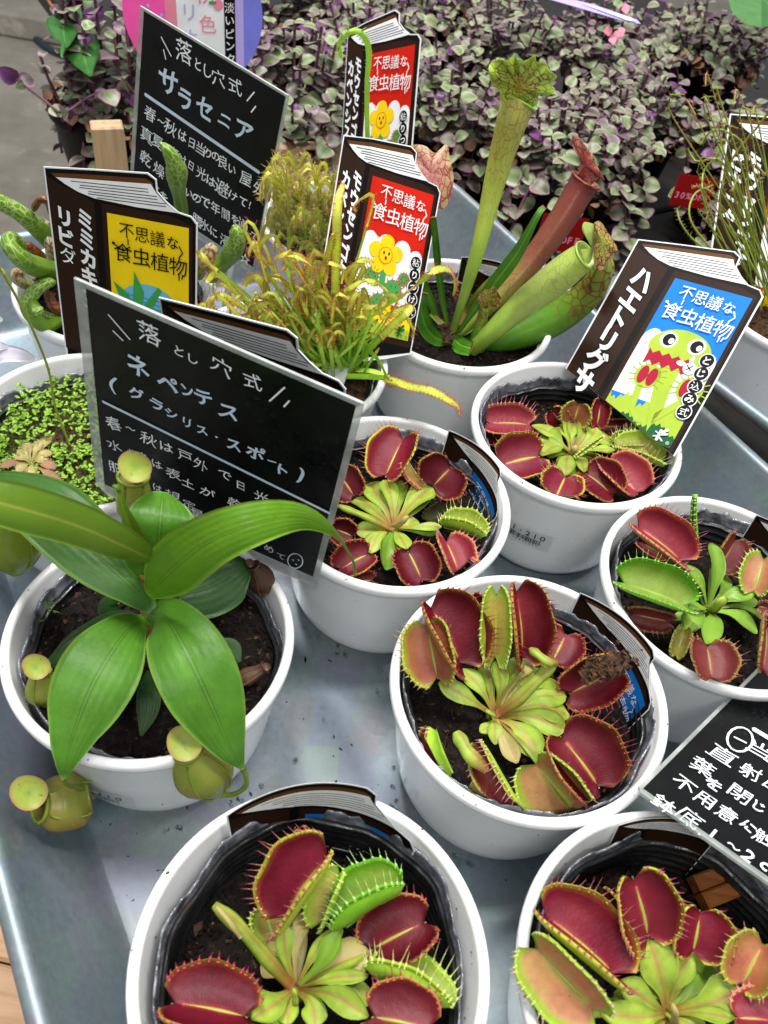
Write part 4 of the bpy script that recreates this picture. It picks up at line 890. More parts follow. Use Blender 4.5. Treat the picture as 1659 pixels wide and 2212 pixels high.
# ------------------------------------------------------------ trumpet pitchers
sar = empty('trumpet_pitcher_plant', (POT['P8'][0], POT['P8'][1], .062), 'tall trumpet pitcher plant with flared veined hood and a dark red trumpet beside it', 'pitcher plant')
def trumpet(root, cr, pts, ws, mat, n=40, seg=20, lip=None, ref=None, flat=1., keel=.12, openend=True, name='pitcher'):
    C = spline([V(*cr(x, y), z) for x, y, z in pts], n); r = sprof(ws, n) * cr.f * np.array([mpp(p) for p in C]); r = np.maximum(r, .0005)
    if not openend: r[-1] *= .3; r[-2] *= .68; r[-3] *= .88
    if ref is None: ref = nrm(CAM - C[n // 2])
    mb = MB(); T, N_, S_ = frames(C, ref); a = np.linspace(0, 2 * math.pi, seg, endpoint=False)
    kk = 1 + keel * np.exp(-((np.mod(a - math.pi / 2 + math.pi, 2 * math.pi) - math.pi) / .3) ** 2)
    P = C[:, None] + r[:, None, None] * kk[None, :, None] * (np.cos(a)[None, :, None] * S_[:, None] + flat * np.sin(a)[None, :, None] * N_[:, None])
    uv = np.stack(np.meshgrid(np.linspace(0, 1, n), np.linspace(0, 1, seg), indexing='ij'), -1)
    mb.grid(P, uv, 0, cv=True, flip=True)
    if openend:
        Q = P[-1][None] * 1; Q2 = C[-1] + (P[-1] - C[-1]) * .88; Q3 = C[-6] + (P[-6] - C[-6]) * .85
        mb.grid(np.stack([P[-1], P[-1] + T[-1] * r[-1] * .03, Q2, Q3, C[-8][None] + (P[-8] - C[-8]) * .3], 0), None, 0, cv=True, flip=True)
    else:
        b = mb.n - seg; mb.f.append(tuple(b + i for i in range(seg))[::-1]); mb.mi.append(0)
    o = mb.build(name, root, M[mat])
    if lip is not None:
        mb = MB(); ring = np.array([C[-1] + r[-1] * 1.06 * (math.cos(t) * S_[-1] + flat * math.sin(t) * N_[-1]) for t in np.linspace(0, 2 * math.pi, 30)])
        tube(mb, ring, np.full(30, r[-1] * .09), 6, ref=T[-1]); mb.build('rim_roll', o, M[lip])
    return o, C, r, T, N_, S_
def hood(parent, cr, outline, center, z, mat, depth=.25, wav=.12, zc=None, toward=1):
    """hood surface: outline in crop px round a centre, domed towards the camera; outline points may carry own z"""
    Cc = V(*cr(*center), z if zc is None else zc); vc = nrm(CAM - Cc)
    n = 72; O = np.array([list(o[:2]) + [o[2] if len(o) > 2 else z] for o in outline], float)
    O = spline(np.vstack([O, O[:1]]), n)[:-1]; n = len(O)
    E_ = np.array([V(*cr(a, b), c) for a, b, c in O]); R_ = np.mean(np.linalg.norm(E_ - Cc, axis=1)); mb = MB()
    k = 14; uvl = np.linspace(0, 1, k)
    P = np.zeros((k, n, 3))
    for i, t in enumerate(uvl):
        P[i] = Cc + (E_ - Cc) * t + vc * (toward * depth * R_ * (1 - t ** 2))[..., None] if False else Cc + (E_ - Cc) * t + vc * toward * depth * R_ * (1 - t ** 2)
        P[i] += vc[None] * (wav * R_ * t ** 3 * np.sin(np.linspace(0, 2 * math.pi * 9, n)))[:, None]
    ang = np.linspace(0, 2 * math.pi, n)
    UV = np.stack([uvl[:, None] * np.cos(ang)[None] * .5 + .5, uvl[:, None] * np.sin(ang)[None] * .5 + .5], -1)
    UV[..., 0] = uvl[:, None]; UV[..., 1] = np.abs(((ang / (2 * math.pi) * 2) % 2) - 1)[None] * 2
    for sg in (1, -1):
        mb.grid(P + vc * sg * .0003, UV, 0, cv=True, flip=sg > 0)
    return mb.build('hood', parent, M[mat])
# the tall one
o, *_ = trumpet(sar, CV, [(975, 728, .066), (1002, 640, .098), (1035, 530, .130), (1072, 380, .165), (1108, 255, .197), (1120, 224, .204)], [7, 10, 15, 20, 28, 37], 'sarr_tall', lip='sarr_pale', keel=.25, flat=.9)
hood(o, CV, [(1079, 219, 0.205), (1080, 200, 0.21), (1062, 180, 0.215), (1056, 155, 0.222), (1058, 138, 0.225), (1075, 128, 0.227), (1094, 130, 0.229), (1112, 120, 0.23), (1120, 132, 0.229), (1140, 128, 0.23), (1155, 118, 0.232), (1160, 134, 0.229), (1180, 136, 0.227), (1186, 150, 0.224), (1204, 165, 0.22), (1192, 182, 0.216), (1200, 195, 0.213), (1182, 208, 0.21), (1164, 204, 0.209), (1160, 226, 0.205), (1140, 234, 0.203), (1118, 238, 0.202), (1096, 232, 0.203)], (1124, 190), .2155, 'sarr_hood', depth=-.10, wav=.05)
o, *_ = trumpet(sar, CV, [(985, 728, .066), (1060, 660, .083), (1140, 575, .103), (1210, 480, .127), (1250, 415, .143), (1266, 390, .150)], [8, 15, 22, 27, 30, 32], 'sarr_red', lip='sarr_redhood', keel=.2)
hood(o, CV, [(1238, 392, 0.148), (1250, 372, 0.154), (1252, 345, 0.160), (1238, 318, 0.166), (1236, 296, 0.171), (1248, 294, 0.172), (1262, 312, 0.169), (1280, 335, 0.164), (1290, 358, 0.159), (1306, 388, 0.152), (1292, 386, 0.151), (1280, 398, 0.148), (1262, 404, 0.146)], (1264, 358), .158, 'sarr_redhood', depth=.1, wav=.06)
o, *_ = trumpet(sar, CV, [(1020, 755, .068), (1065, 715, .085), (1120, 665, .102), (1190, 610, .125), (1240, 570, .140), (1266, 552, .147)], [16, 21, 27, 33, 36, 31], 'sarr_pale', lip='sarr_pale', keel=.12)
hood(o, CV, [(1255, 540, .150), (1272, 545, .149), (1285, 532, .152), (1270, 515, .156), (1258, 498, .160), (1262, 480, .164), (1282, 484, .164), (1290, 492, .162), (1282, 545, .150), (1272, 570, .145), (1262, 560, .147)], (1278, 535), .153, 'sarr_pale', depth=.1, wav=.02)
hood(o, CV, [(1282, 482, .166), (1296, 478, .167), (1312, 500, .162), (1325, 520, .158), (1334, 540, .154), (1322, 558, .150), (1312, 562, .150), (1304, 582, .146), (1290, 580, .147), (1282, 560, .150), (1284, 520, .158)], (1302, 525), .158, 'sarr_flap', depth=.25, wav=.05)
trumpet(sar, CV, [(1030, 748, .066), (1110, 728, .072), (1195, 690, .085), (1265, 640, .104), (1300, 590, .124), (1312, 550, .138)], [10, 28, 36, 34, 28, 16], 'sarr_vein', lip=None, keel=.05, openend=False)
def sleaf(root, cr, pts, ws, mat='phyll', ref=None, fold=.15, curl=.1, name='leaf', nv=7, thick=.0007):
    C = spline([V(*cr(x, y), z) for x, y, z in pts], 26); w = sprof(ws, 26) * cr.f * np.array([mpp(p) for p in C]); w = np.maximum(w, .0003)
    mb = MB(); blade(mb, C, w, nrm(CAM - C[13]) if ref is None else ref, nv=nv, fold=fold, curl=curl, thick=thick, mat=(0, 0), rn=rng.uniform(.3, .7), wav=.03)
    return mb.build(name, root, M[mat])
sleaf(sar, CS, [(300, 1400, .066), (450, 1180, .09), (620, 960, .11), (800, 720, .135), (930, 480, .158), (990, 370, .166), (1020, 345, .166)], [14, 26, 46, 58, 52, 34, 22], fold=.3)
sleaf(sar, CS, [(260, 1440, .066), (150, 1420, .07), (60, 1330, .08), (20, 1180, .095), (40, 1040, .11)], [30, 60, 62, 50, 30], fold=.25)
sleaf(sar, CS, [(235, 1310, .066), (190, 1080, .085), (155, 820, .11), (130, 560, .14), (115, 420, .155)], [14, 26, 30, 28, 24], fold=.5)
sleaf(sar, CS, [(140, 1240, .07), (100, 1120, .08), (60, 1000, .09), (50, 900, .10)], [20, 30, 26, 6], fold=.3)
sleaf(sar, CS, [(320, 1310, .066), (400, 1180, .075), (480, 1060, .09), (560, 950, .10), (600, 900, .105)], [14, 26, 34, 26, 6], 'petiole', fold=.3)
sleaf(sar, CS, [(240, 1340, .066), (170, 1280, .068), (95, 1210, .072)], [22, 24, 18], 'petiole', fold=.3)
sleaf(sar, CS, [(300, 1400, .066), (400, 1350, .07), (500, 1300, .075)], [22, 24, 12], 'petiole', fold=.3)
o, *_ = trumpet(sar, CS, [(470, 1500, .068), (490, 1380, .078), (520, 1240, .090), (540, 1150, .098)], [70, 62, 46, 40], 'sarr_vein', keel=.2)
hood(o, CS, [(478, 1110, .100), (490, 1060, .104), (530, 1020, .107), (580, 1010, .108), (620, 990, .11), (650, 1050, .105), (672, 1100, .10), (650, 1160, .096), (600, 1155, .096), (560, 1170, .095), (520, 1160, .096)], (570, 1085), .102, 'sarr_flap', depth=.1, wav=.05)
sleaf(sar, CS, [(280, 1420, .066), (340, 1470, .07), (430, 1500, .074)], [50, 70, 60], fold=.2)
o = hood(sar, CV, [(880, 318, .165), (900, 312, .168), (920, 316, .168), (940, 330, .165), (965, 312, .168), (972, 345, .162), (980, 380, .155), (975, 420, .148), (962, 448, .143), (945, 452, .142), (925, 430, .146), (900, 380, .155)], (930, 375), .156, 'sarr_pinkhood', depth=.2, wav=.04)
o['label'] = 'pale pink hood with a net of red veins'
mb = MB()
for i in range(120):
    c = V(*CS(230 + rng.normal(0, 22), 1370 + rng.normal(0, 30)), .066 + rng.uniform(0, .006)); s = rng.uniform(.0008, .0025)
    v = np.array([[1, 0, 0], [-1, 0, 0], [0, 1, 0], [0, -1, 0], [0, 0, 1], [0, 0, -1]]) + rng.normal(0, .4, (6, 3)); mb.add(v * s + c, [(0, 2, 4), (2, 1, 4), (1, 3, 4), (3, 0, 4), (2, 0, 5), (1, 2, 5), (3, 1, 5), (0, 3, 5)])
mb.build('withered_base', sar, M['soilbrown'], smooth=False, kind='stuff')

# ------------------------------------------------------------ parrot pitchers (left)
par = empty('parrot_pitcher_plant', (POT['P10'][0], POT['P10'][1], .060), 'low parrot pitcher plant with hooked net patterned heads around the yellow tag', 'pitcher plant')
def parrot(cr, pts, ws, mat, head=None, **k):
    o, C, r, T, N_, S_ = trumpet(par, cr, pts, ws, mat, openend=False, keel=.25, **k)
    return o
parrot(CC3, [(600, 760, .075), (480, 640, .09), (330, 510, .11), (160, 360, .13), (0, 270, .14), (-120, 230, .145)], [40, 60, 70, 66, 60, 56], 'parrot')
parrot(CC3, [(640, 830, .075), (520, 780, .085), (360, 760, .10), (220, 720, .118), (110, 640, .132), (60, 560, .135), (90, 530, .13), (150, 570, .122), (180, 620, .115)], [40, 52, 62, 72, 76, 68, 56, 46, 30], 'parrot')
parrot(CC3, [(520, 740, .08), (450, 700, .09), (400, 640, .10), (360, 570, .11), (345, 520, .112)], [50, 78, 80, 52, 30], 'parrot_pale')
parrot(CC3, [(500, 540, .09), (450, 440, .11), (400, 340, .13), (360, 270, .14), (300, 250, .142), (260, 290, .136), (245, 330, .13)], [24, 34, 40, 50, 48, 26, 30], 'parrot_dead')
parrot(CC3, [(430, 560, .09), (350, 470, .11), (310, 400, .118)], [50, 56, 30], 'parrot_pale')
parrot(CC3, [(300, 900, .08), (230, 880, .085), (160, 850, .09), (110, 810, .096), (120, 780, .098), (170, 790, .095)], [26, 36, 42, 44, 34, 30], 'parrot_pale')
parrot(CC3, [(620, 1180, .07), (480, 1120, .075), (340, 1170, .08), (240, 1100, .088), (200, 1010, .095), (250, 920, .10), (330, 860, .104), (400, 850, .10)], [30, 36, 42, 50, 56, 52, 44, 30], 'parrot')
parrot(CC3, [(240, 1010, .096), (270, 1060, .10), (300, 1040, .10)], [40, 44, 30], 'parrot')
parrot(CC3, [(600, 1050, .075), (500, 1045, .08), (400, 1030, .085), (360, 960, .09), (345, 910, .094)], [40, 46, 50, 38, 30], 'parrot_dead')
parrot(CC3, [(640, 1230, .07), (500, 1160, .074), (380, 1110, .078), (290, 1070, .08)], [30, 38, 34, 30], 'parrot')
parrot(CC3, [(560, 1290, .07), (520, 1250, .074), (490, 1200, .078)], [44, 50, 30], 'parrot_pale')
parrot(CC3, [(600, 960, .08), (540, 900, .086), (500, 880, .09)], [40, 46, 30], 'parrot'); parrot(CC3, [(560, 900, .08), (470, 840, .09), (440, 860, .09)], [30, 46, 30], 'parrot')
parrot(CC3, [(330, 700, .085), (240, 620, .095), (190, 560, .10)], [36, 44, 30], 'parrot_dead')
parrot(CC3, [(640, 700, .08), (530, 560, .10), (450, 470, .11)], [30, 40, 30], 'parrot')
# upright ones between the tag and the tall sign
o1 = parrot(CA1, [(985, 1200, .11), (985, 1120, .13), (965, 1000, .155), (962, 930, .17), (950, 890, .178), (920, 830, .186), (885, 790, .19), (872, 780, .19)], [36, 38, 36, 38, 50, 60, 46, 30], 'parrot')
parrot(CA1, [(1150, 1520, .09), (1200, 1450, .10), (1250, 1390, .11), (1290, 1310, .124), (1280, 1250, .132), (1265, 1228, .134)], [30, 40, 46, 56, 46, 30], 'parrot')
parrot(CA1, [(1080, 1500, .085), (1110, 1440, .095), (1145, 1370, .105), (1120, 1335, .108)], [30, 44, 56, 30], 'parrot_pale')

# ------------------------------------------------------------ strap leaved sundews
def tentacles(mb, C, w, dens, ln, ref, spread=1.5, mat=0):
    T, N_, S_ = frames(C, ref); n = len(C)
    for i in range(n):
        for k in range(dens):
            a = rng.uniform(-spread, spread); sgn = 1 if rng.random() < .5 else -1
            a = a if spread > 2 else math.copysign(abs(a) ** .5 * 1.25, a); p = C[i] + S_[i] * w[i] * math.sin(a) * .95 + N_[i] * w[i] * .2
            d = N_[i] * math.cos(a) + S_[i] * math.sin(a) + rng.normal(0, .2, 3)
            spike(mb, p, d, ln * rng.uniform(.6, 1.15), .00011, bend=rng.normal(0, .4, 3), rn=rng.uniform(0, 1))
def sundew_leaf(root, pts, w_, split=.45, red=1., name='leaf', dens=5, tl=.0028, ref=None, mats=('sundew', 'sundew_red'), wide=1.15):
    n = 44; C = spline([np.array(p) for p in pts], n); k = int(n * split)
    ref = nrm(nrm(CAM - C[n // 2]) + rng.normal(0, .4, 3)) if ref is None else ref
    mb = MB(); w = np.full(n, w_) * sprof([.9, 1, 1, .95], n); w[k:] *= wide; w[-4:] *= [.95, .85, .7, .4]
    blade(mb, C[:k + 1], w[:k + 1] * np.r_[np.ones(k), .8], ref, nv=5, fold=.3, thick=.0005, mat=(0, 0), rn=rng.uniform(.2, .9), asym=1)
    blade(mb, C[k:], w[k:], ref, nv=5, fold=.1, thick=.0006, mat=(1, 1), rn=rng.uniform(.2, .9))
    o = mb.build(name, root, [M[mats[0]], M[mats[1]]])
    tm = MB(); tentacles(tm, C[k:], w[k:], dens, tl, ref)
    if tm.n: tm.build('tentacles', o, M['tent' if rng.random() < red else 'tentpale'], kind='stuff')
    return o
sd = empty('sundew', (POT['P11'][0], POT['P11'][1], .062), 'strap leaved sundew with red haired curling leaf tips around the front red tag', 'sundew', 'sundew plants')
def V3(c, x, y, z): return V(*c(x, y), z)
hand = [([(850, 730, .085), (1000, 735, .092), (1120, 752, .098), (1230, 790, .100), (1350, 815, .102), (1440, 860, .098), (1505, 905, .090), (1518, 950, .084)], .0023, .33, .0042),
        ([(700, 660, .08), (900, 460, .105), (1080, 320, .13), (1180, 250, .145), (1290, 170, .158), (1360, 105, .168), (1440, 90, .166), (1490, 140, .156), (1495, 200, .145), (1485, 245, .138)], .0017, .48, .003),
        ([(860, 700, .08), (960, 600, .1), (1060, 490, .12), (1140, 410, .13), (1200, 360, .135), (1230, 320, .136), (1180, 330, .132), (1060, 390, .125)], .0018, .5, .0026),
        ([(690, 650, .08), (720, 560, .1), (820, 260, .14), (900, 190, .15), (960, 160, .152), (1040, 180, .15), (1100, 230, .145), (1090, 290, .138), (1000, 320, .135), (900, 290, .138)], .0017, .4, .0026),
        ([(520, 560, .08), (560, 450, .1), (640, 250, .13), (700, 120, .15), (740, 0, .165), (770, -120, .18)], .0021, .62, .0026),
        ([(740, 680, .08), (770, 480, .11), (785, 250, .14), (790, 50, .16), (795, -150, .18), (800, -300, .19), (830, -420, .195)], .002, .5, .0028),
        ([(620, 600, .08), (500, 440, .1), (420, 330, .12), (380, 240, .13), (330, 140, .14), (270, 150, .135), (240, 200, .13)], .0017, .55, .002),
        ([(540, 560, .08), (380, 400, .1), (200, 230, .125), (110, 130, .135), (60, 120, .134), (20, 170, .13)], .0018, .6, .002),
        ([(700, 660, .08), (780, 420, .11), (860, 200, .14), (900, 90, .155), (940, 40, .158), (1000, 40, .156)], .0016, .62, .0026),
        ([(820, 690, .08), (900, 560, .1), (960, 430, .12), (970, 320, .13), (950, 200, .14)], .002, .7, .002),
        ([(560, 640, .078), (600, 560, .085), (640, 540, .09), (700, 560, .088)], .0012, .5, .0012),
        ([(500, 520, .08), (480, 350, .10), (440, 330, .105), (330, 340, .108), (220, 380, .104)], .0018, .35, .0024),
        ([(900, 690, .078), (1010, 700, .08), (1110, 740, .082)], .0016, .8, .001),
        ([(870, 560, .09), (940, 540, .10), (1040, 620, .10), (1100, 740, .098), (1130, 790, .094)], .0022, .9, .002)]
for pts, w_, sp, tl in hand: sundew_leaf(sd, [V3(CC4, *p) for p in pts], w_, sp, tl=tl, dens=6)
for i in range(74):
    a = rng.uniform(0, 2 * math.pi); bx, by = 730 + rng.normal(0, 90), 650 + rng.normal(0, 45)
    ex = bx + rng.normal(-210, 270); ey = by - abs(rng.normal(330, 170)); zt_ = .10 + min(.08, abs(by - ey) * .00012) 
    ex = min(max(ex, -20), 1150); mx, my = (bx + ex) / 2 + rng.normal(0, 25), (by + ey) / 2 - 30
    cur = rng.choice([-1, 1]) * rng.uniform(40, 110)
    pts = [(bx, by, .07), (mx, my, (.07 + zt_) / 2 + .012), (ex, ey, zt_), (ex + cur * .6, ey - rng.uniform(0, 40), zt_ + .004), (ex + cur * 1.2, ey + rng.uniform(10, 60), zt_ - .003), (ex + cur * 1.1, ey + rng.uniform(50, 110), zt_ - .010)]
    sundew_leaf(sd, [V3(CC4, *p) for p in pts], rng.uniform(.0007, .0012), rng.uniform(.55, .7), tl=.0028, dens=4)
for i in range(80):
    bx, by = 780 + rng.normal(0, 90), 690 + rng.normal(0, 40); ex = bx + rng.normal(-60, 190); ey = by - rng.uniform(150, 480)
    sundew_leaf(sd, [V3(CC4, bx, by, .066), V3(CC4, (bx + ex) / 2 + rng.normal(0, 20), (by + ey) / 2, .09 + (by - ey) * .00006), V3(CC4, ex, ey, .092 + (by - ey) * .00012)], rng.uniform(.0007, .0012), .93, tl=.001, dens=1)
for i in range(30):   # young upright leaves and dry ones at the base
    bx, by = 690 + rng.normal(0, 110), 670 + rng.normal(0, 50)
    sundew_leaf(sd, [V3(CC4, bx, by, .068), V3(CC4, bx + rng.normal(0, 30), by - 60, .085), V3(CC4, bx + rng.normal(0, 60), by - rng.uniform(90, 180), .10)], rng.uniform(.0009, .0014), .9, tl=.001, dens=1)
sd2 = empty('sundew', (POT['P13'][0], POT['P13'][1], .062), 'paler fuzzy sundew behind, between the tall black sign and the red tags', 'sundew', 'sundew plants')
for i in range(90):
    bx, by = 690 + rng.normal(0, 30), 505 + rng.normal(0, 26); ex = max(592, bx + rng.normal(-35, 50)); ey = by - abs(rng.normal(70, 45)); zt_ = .10 + (by - ey) * .0004
    cur = rng.choice([-1, 1]) * rng.uniform(8, 22)
    pts = [(bx, by, .07), ((bx + ex) / 2, (by + ey) / 2 - 10, (.07 + zt_) / 2 + .008), (ex, ey, zt_), (ex + cur * .7, ey - 12, zt_ + .006), (ex + cur * 1.4, ey + 6, zt_), (ex + cur * 1.5, ey + 28, zt_ - .01)]
    sundew_leaf(sd2, [V(*p) for p in pts], rng.uniform(.0008, .0012), .5, tl=.0040, dens=4, red=0)
# the long flower tendril hooking over the rear red tag
mb = MB(); C = spline([V(795, 330, .16), V(793, 260, .19), (V(793, 180, .22)), V(797, 120, .245), V(788, 80, .258), V(765, 66, .262), V(742, 80, .258), V(732, 100, .250), V(738, 122, .244)], 50)
tube(mb, C, sprof([.0014, .0013, .0012, .0013, .0009], 50), 7); o = mb.build('flower_tendril', sd2, M['sundew']); tm = MB(); tentacles(tm, C, np.full(50, .001), 3, .0013, nrm(CAM - C[25]), spread=3); tm.build('fine_hairs', o, M['tentpale'], kind='stuff')
for i in range(7):
    tm = MB(); q = C[40 + i]; spike(tm, q, rng.normal(0, 1, 3), .004, .0005); tm.build('flower_bud', o, M['sprout'])
# wiry forked sundew in the second tray
bi = empty('forked_sundew', (POT['P12'][0], POT['P12'][1], .066), 'tall wiry sundew with forked thread leaves at the right edge', 'sundew', 'sundew plants')
def wire(pts, r=.0008, tl=.0016, fuzzy=.6, mat='binata'):
    r *= .68
    C = spline([V(*p) for p in pts], 34); mb = MB(); tube(mb, C, np.full(34, r) * sprof([1.2, 1, .9, .8], 34), 6); o = mb.build('leaf', bi, M[mat])
    k = int(34 * fuzzy); tm = MB(); tentacles(tm, C[k:], np.full(34 - k, r), 5, tl, nrm(CAM - C[20]), spread=3); tm.build('tentacles', o, M['tent' if rng.random() < .45 else 'tentpale'], kind='stuff')
base = lambda: (1668 + rng.normal(0, 22), 655 + rng.normal(0, 16), .07)
for pts in [[(1640, 650, .07), (1600, 560, .10), (1558, 470, .13), (1560, 400, .15), (1590, 330, .175), (1640, 270, .195), (1690, 200, .22)],
            [(1640, 640, .07), (1560, 560, .09), (1500, 520, .10), (1470, 480, .11), (1462, 450, .115)],
            [(1620, 620, .07), (1530, 530, .10), (1490, 470, .115), (1500, 420, .125), (1540, 400, .13)],
            [(1625, 640, .07), (1550, 520, .11), (1520, 430, .14), (1520, 370, .15), (1545, 340, .16), (1560, 300, .17)],
            [(1630, 620, .07), (1600, 480, .13), (1560, 350, .17), (1505, 350, .165), (1485, 320, .17)],
            [(1640, 620, .07), (1620, 480, .13), (1610, 330, .18), (1580, 290, .19), (1540, 280, .19), (1515, 310, .18)]]:
    wire(pts, .0011, .0022, .45)
for i in range(34):
    b0 = base(); ex, ey = 1600 + rng.normal(0, 60), rng.uniform(150, 480); z = .08 + (650 - ey) * .0003
    wire([b0, ((b0[0] + ex) / 2 + rng.normal(8, 8), (b0[1] + ey) / 2, (.07 + z) / 2 + .01), (ex, ey, z), (ex + rng.normal(0, 30), ey - rng.uniform(-30, 40), z + .01)], rng.uniform(.0005, .0008), .0018, .7)
# sprouts, moss and a little rosette in the left pot
x9, y9 = POT['P9']; sp = MB()
def p9(): 
    while True:
        a, r = rng.uniform(0, 6.283), .047 * math.sqrt(rng.uniform(0, 1)); return np.array([x9 + r * math.cos(a), y9 + r * math.sin(a), .0685])
for i in range(950):
    c = p9(); h = rng.uniform(.002, .008) * (1.2 if (c - np.array([x9, y9, 0])) @ np.array([-.3, 1, 0]) > 0 else .5); q = c + np.array([rng.normal(0, .002), rng.normal(0, .002), h])
    for k in range(rng.integers(2, 4)):
        a = rng.uniform(0, 6.28); d = np.array([math.cos(a), math.sin(a), rng.uniform(.1, .8)]); L_ = rng.uniform(.0011, .0027)
        C = spline([q - d * .0003, q + d * L_ * .5 + np.array([0, 0, L_ * .1]), q + d * L_], 6); blade(sp, C, L_ * .36 * np.array([.3, .7, 1, 1.1, .9, .35]), np.array([0, 0, 1.]), nv=3, fold=.1, thick=.0002, mat=(0, 0), rn=rng.uniform(0, 1))
sp.build('sprouts', None, M['sprout'], kind='stuff')
sp = MB()
for i in range(9000):
    c = p9(); c[2] -= .0015; spike(sp, c, np.array([0, 0, 1]) + rng.normal(0, .9, 3), rng.uniform(.0012, .0032), .00022, rn=rng.uniform(0, 1))
sp.build('moss_carpet', None, M['moss'], kind='stuff')
ro = empty('tiny_rosette_sundew', V(68, 1000, .069), 'tiny pale rosette sundew with spoon shaped leaves among the sprouts', 'sundew', 'sundew plants')
for a_, L_, dead in [(100, 62, 0), (70, 72, 0), (125, 50, 0), (35, 60, 0), (150, 45, 0), (185, 75, 1), (350, 60, 1), (320, 95, 1), (270, 38, 0), (215, 40, 0), (15, 40, 0), (60, 92, 0)]:
    a = math.radians(a_); e = V(68 + L_ * math.cos(a) * .9, 1003 - L_ * math.sin(a) * .75, .073); s_ = V(68, 1003, .070); m = (s_ + e) / 2 + np.array([0, 0, .002])
    C = spline([s_, m, e], 14); w = .0028 * sprof([.25, .25, .35, .9, 1.0, .4], 14); mb = MB(); blade(mb, C, w, np.array([0, 0, 1.]), nv=5, thick=.0003, mat=(0, 0)); o = mb.build('leaf', ro, M['cal_dead' if dead else 'petiole_pale'])
    tm = MB(); tentacles(tm, C[8:], w[8:], 5, .0014, np.array([0, 0, 1.])); tm.build('tentacles', o, M['hair'], kind='stuff')
fs = empty('flower_stalk', V(150, 960, .069), 'thin bare green flower stalk rising from the sprouts past the lower sign', 'flower stalk')
mb = MB(); tube(mb, spline([V(150, 960, .069), V(120, 880, .095), V(105, 800, .12), V(72, 715, .15), V(40, 650, .17), (V(0, 580, .19)), V(-30, 540, .20)], 30), .0006, 6); mb.build('stalk', fs, M['binata'])
for p_, q_ in (((105, 800, .12), (100, 790, .123)), ((8, 592, .187), (2, 580, .19)), ((115, 862, .10), (108, 852, .105))):
    mb = MB(); spike(mb, V(*p_), V(*q_) - V(*p_), .004, .0011); mb.build('bract', fs, M['binata'])
pe = empty('white_flower', V(20, 770, .12), 'white and pale lilac flower petals poking in at the left edge', 'flower')
for pts, ws in [([(-40, 790, .125), (0, 765, .13), (40, 766, .128), (78, 776, .12)], [14, 18, 14, 3]), ([(-40, 760, .13), (-10, 748, .135), (20, 750, .132)], [10, 12, 3]), ([(-30, 700, .14), (-10, 690, .14), (5, 690, .138)], [10, 12, 3])]:
    sleaf(pe, CV, pts, ws, 'petal', fold=.2, name='petal', thick=.0003)

# ------------------------------------------------------------ lettering and cards
_gc = {}
def glyph(ch, off=0.):
    """outline of one character, as flat triangles in em units"""
    if ord(ch) >= 0x4e00 and off < .03: off = 0.
    k = (ch, round(off, 3))
    if k not in _gc:
        cu = bpy.data.curves.new('glyph', 'FONT'); cu.body = ch; cu.offset = off; cu.resolution_u = 3; cu.size = 1
        ob = bpy.data.objects.new('glyph', cu); COL.objects.link(ob)
        dg = bpy.context.evaluated_depsgraph_get(); me = ob.evaluated_get(dg).to_mesh()
        v = np.array([x.co[:2] for x in me.vertices]).reshape(-1, 2); f = [tuple(p.vertices) for p in me.polygons]
        ob.evaluated_get(dg).to_mesh_clear(); bpy.data.objects.remove(ob); bpy.data.curves.remove(cu)
        if len(v): v = v - (v.max(0) + v.min(0)) / 2 if ch not in 'ー〜・.、' else v - np.array([(v[:, 0].max() + v[:, 0].min()) / 2, .38])
        _gc[k] = (v, f)
    return _gc[k]
class Card:
    """maps card coordinates (metres right, metres down) to space"""
    def __init__(s, A, ex, ey, bend=0.):
        s.A, s.ex, s.ey = np.array(A), nrm(ex), nrm(ey); s.n = nrm(np.cross(s.ey, s.ex)); s.bend = bend
        if s.n @ (CAM - s.A) < 0: s.n = -s.n
    def at(s, q, h=0.):
        q = np.asarray(q, float).reshape(-1, 2)
        if getattr(s, 'spine', 1) != 1:
            k = s.spine; x = q[:, 0]; h = h + x * 0; q = np.stack([np.where(x < 0, x * k, x), q[:, 1]], 1)
            return s.A + q[:, :1] * s.ex + q[:, 1:] * s.ey + h[:, None] * s.n
        b = s.bend * (q[:, 0] ** 2)
        return s.A + q[:, :1] * s.ex + q[:, 1:] * s.ey + (h + b)[:, None] * s.n if s.bend else s.A + q[:, :1] * s.ex + q[:, 1:] * s.ey + h * s.n
    def hit(s, x, y):
        d = ray(x, y); t = ((s.A - CAM) @ s.n) / (d @ s.n); P = CAM + d * t - s.A
        return np.array([P @ s.ex, P @ s.ey])
class Round:
    """card bent round inside the pot: angle measured about the pot axis"""
    def __init__(s, c, r, a0, z0, sx=1): s.c, s.r, s.a0, s.z0, s.sx = np.array(c), r, a0, z0, sx
    def at(s, q, h=0.):
        q = np.asarray(q, float).reshape(-1, 2); up_ = -q[:, 1]; r = s.r - h * .2 + up_ * .14; a = s.a0 - q[:, 0] / s.r * s.sx
        return np.stack([s.c[0] + r * np.cos(a), s.c[1] + r * np.sin(a), s.z0 - q[:, 1]], 1)
def clipx(poly, x0, x1):
    def cl(p, f, k):
        out = []
        for i in range(len(p)):
            a, b = p[i], p[(i + 1) % len(p)]; fa, fb = f(a), f(b)
            if fa >= 0: out.append(a)
            if fa * fb < 0: t = fa / (fa - fb); out.append((a[0] + (b[0] - a[0]) * t, a[1] + (b[1] - a[1]) * t))
        return out
    q = cl(poly, lambda p: p[0] - x0, 0); return cl(q, lambda p: x1 - p[0], 1) if q else q
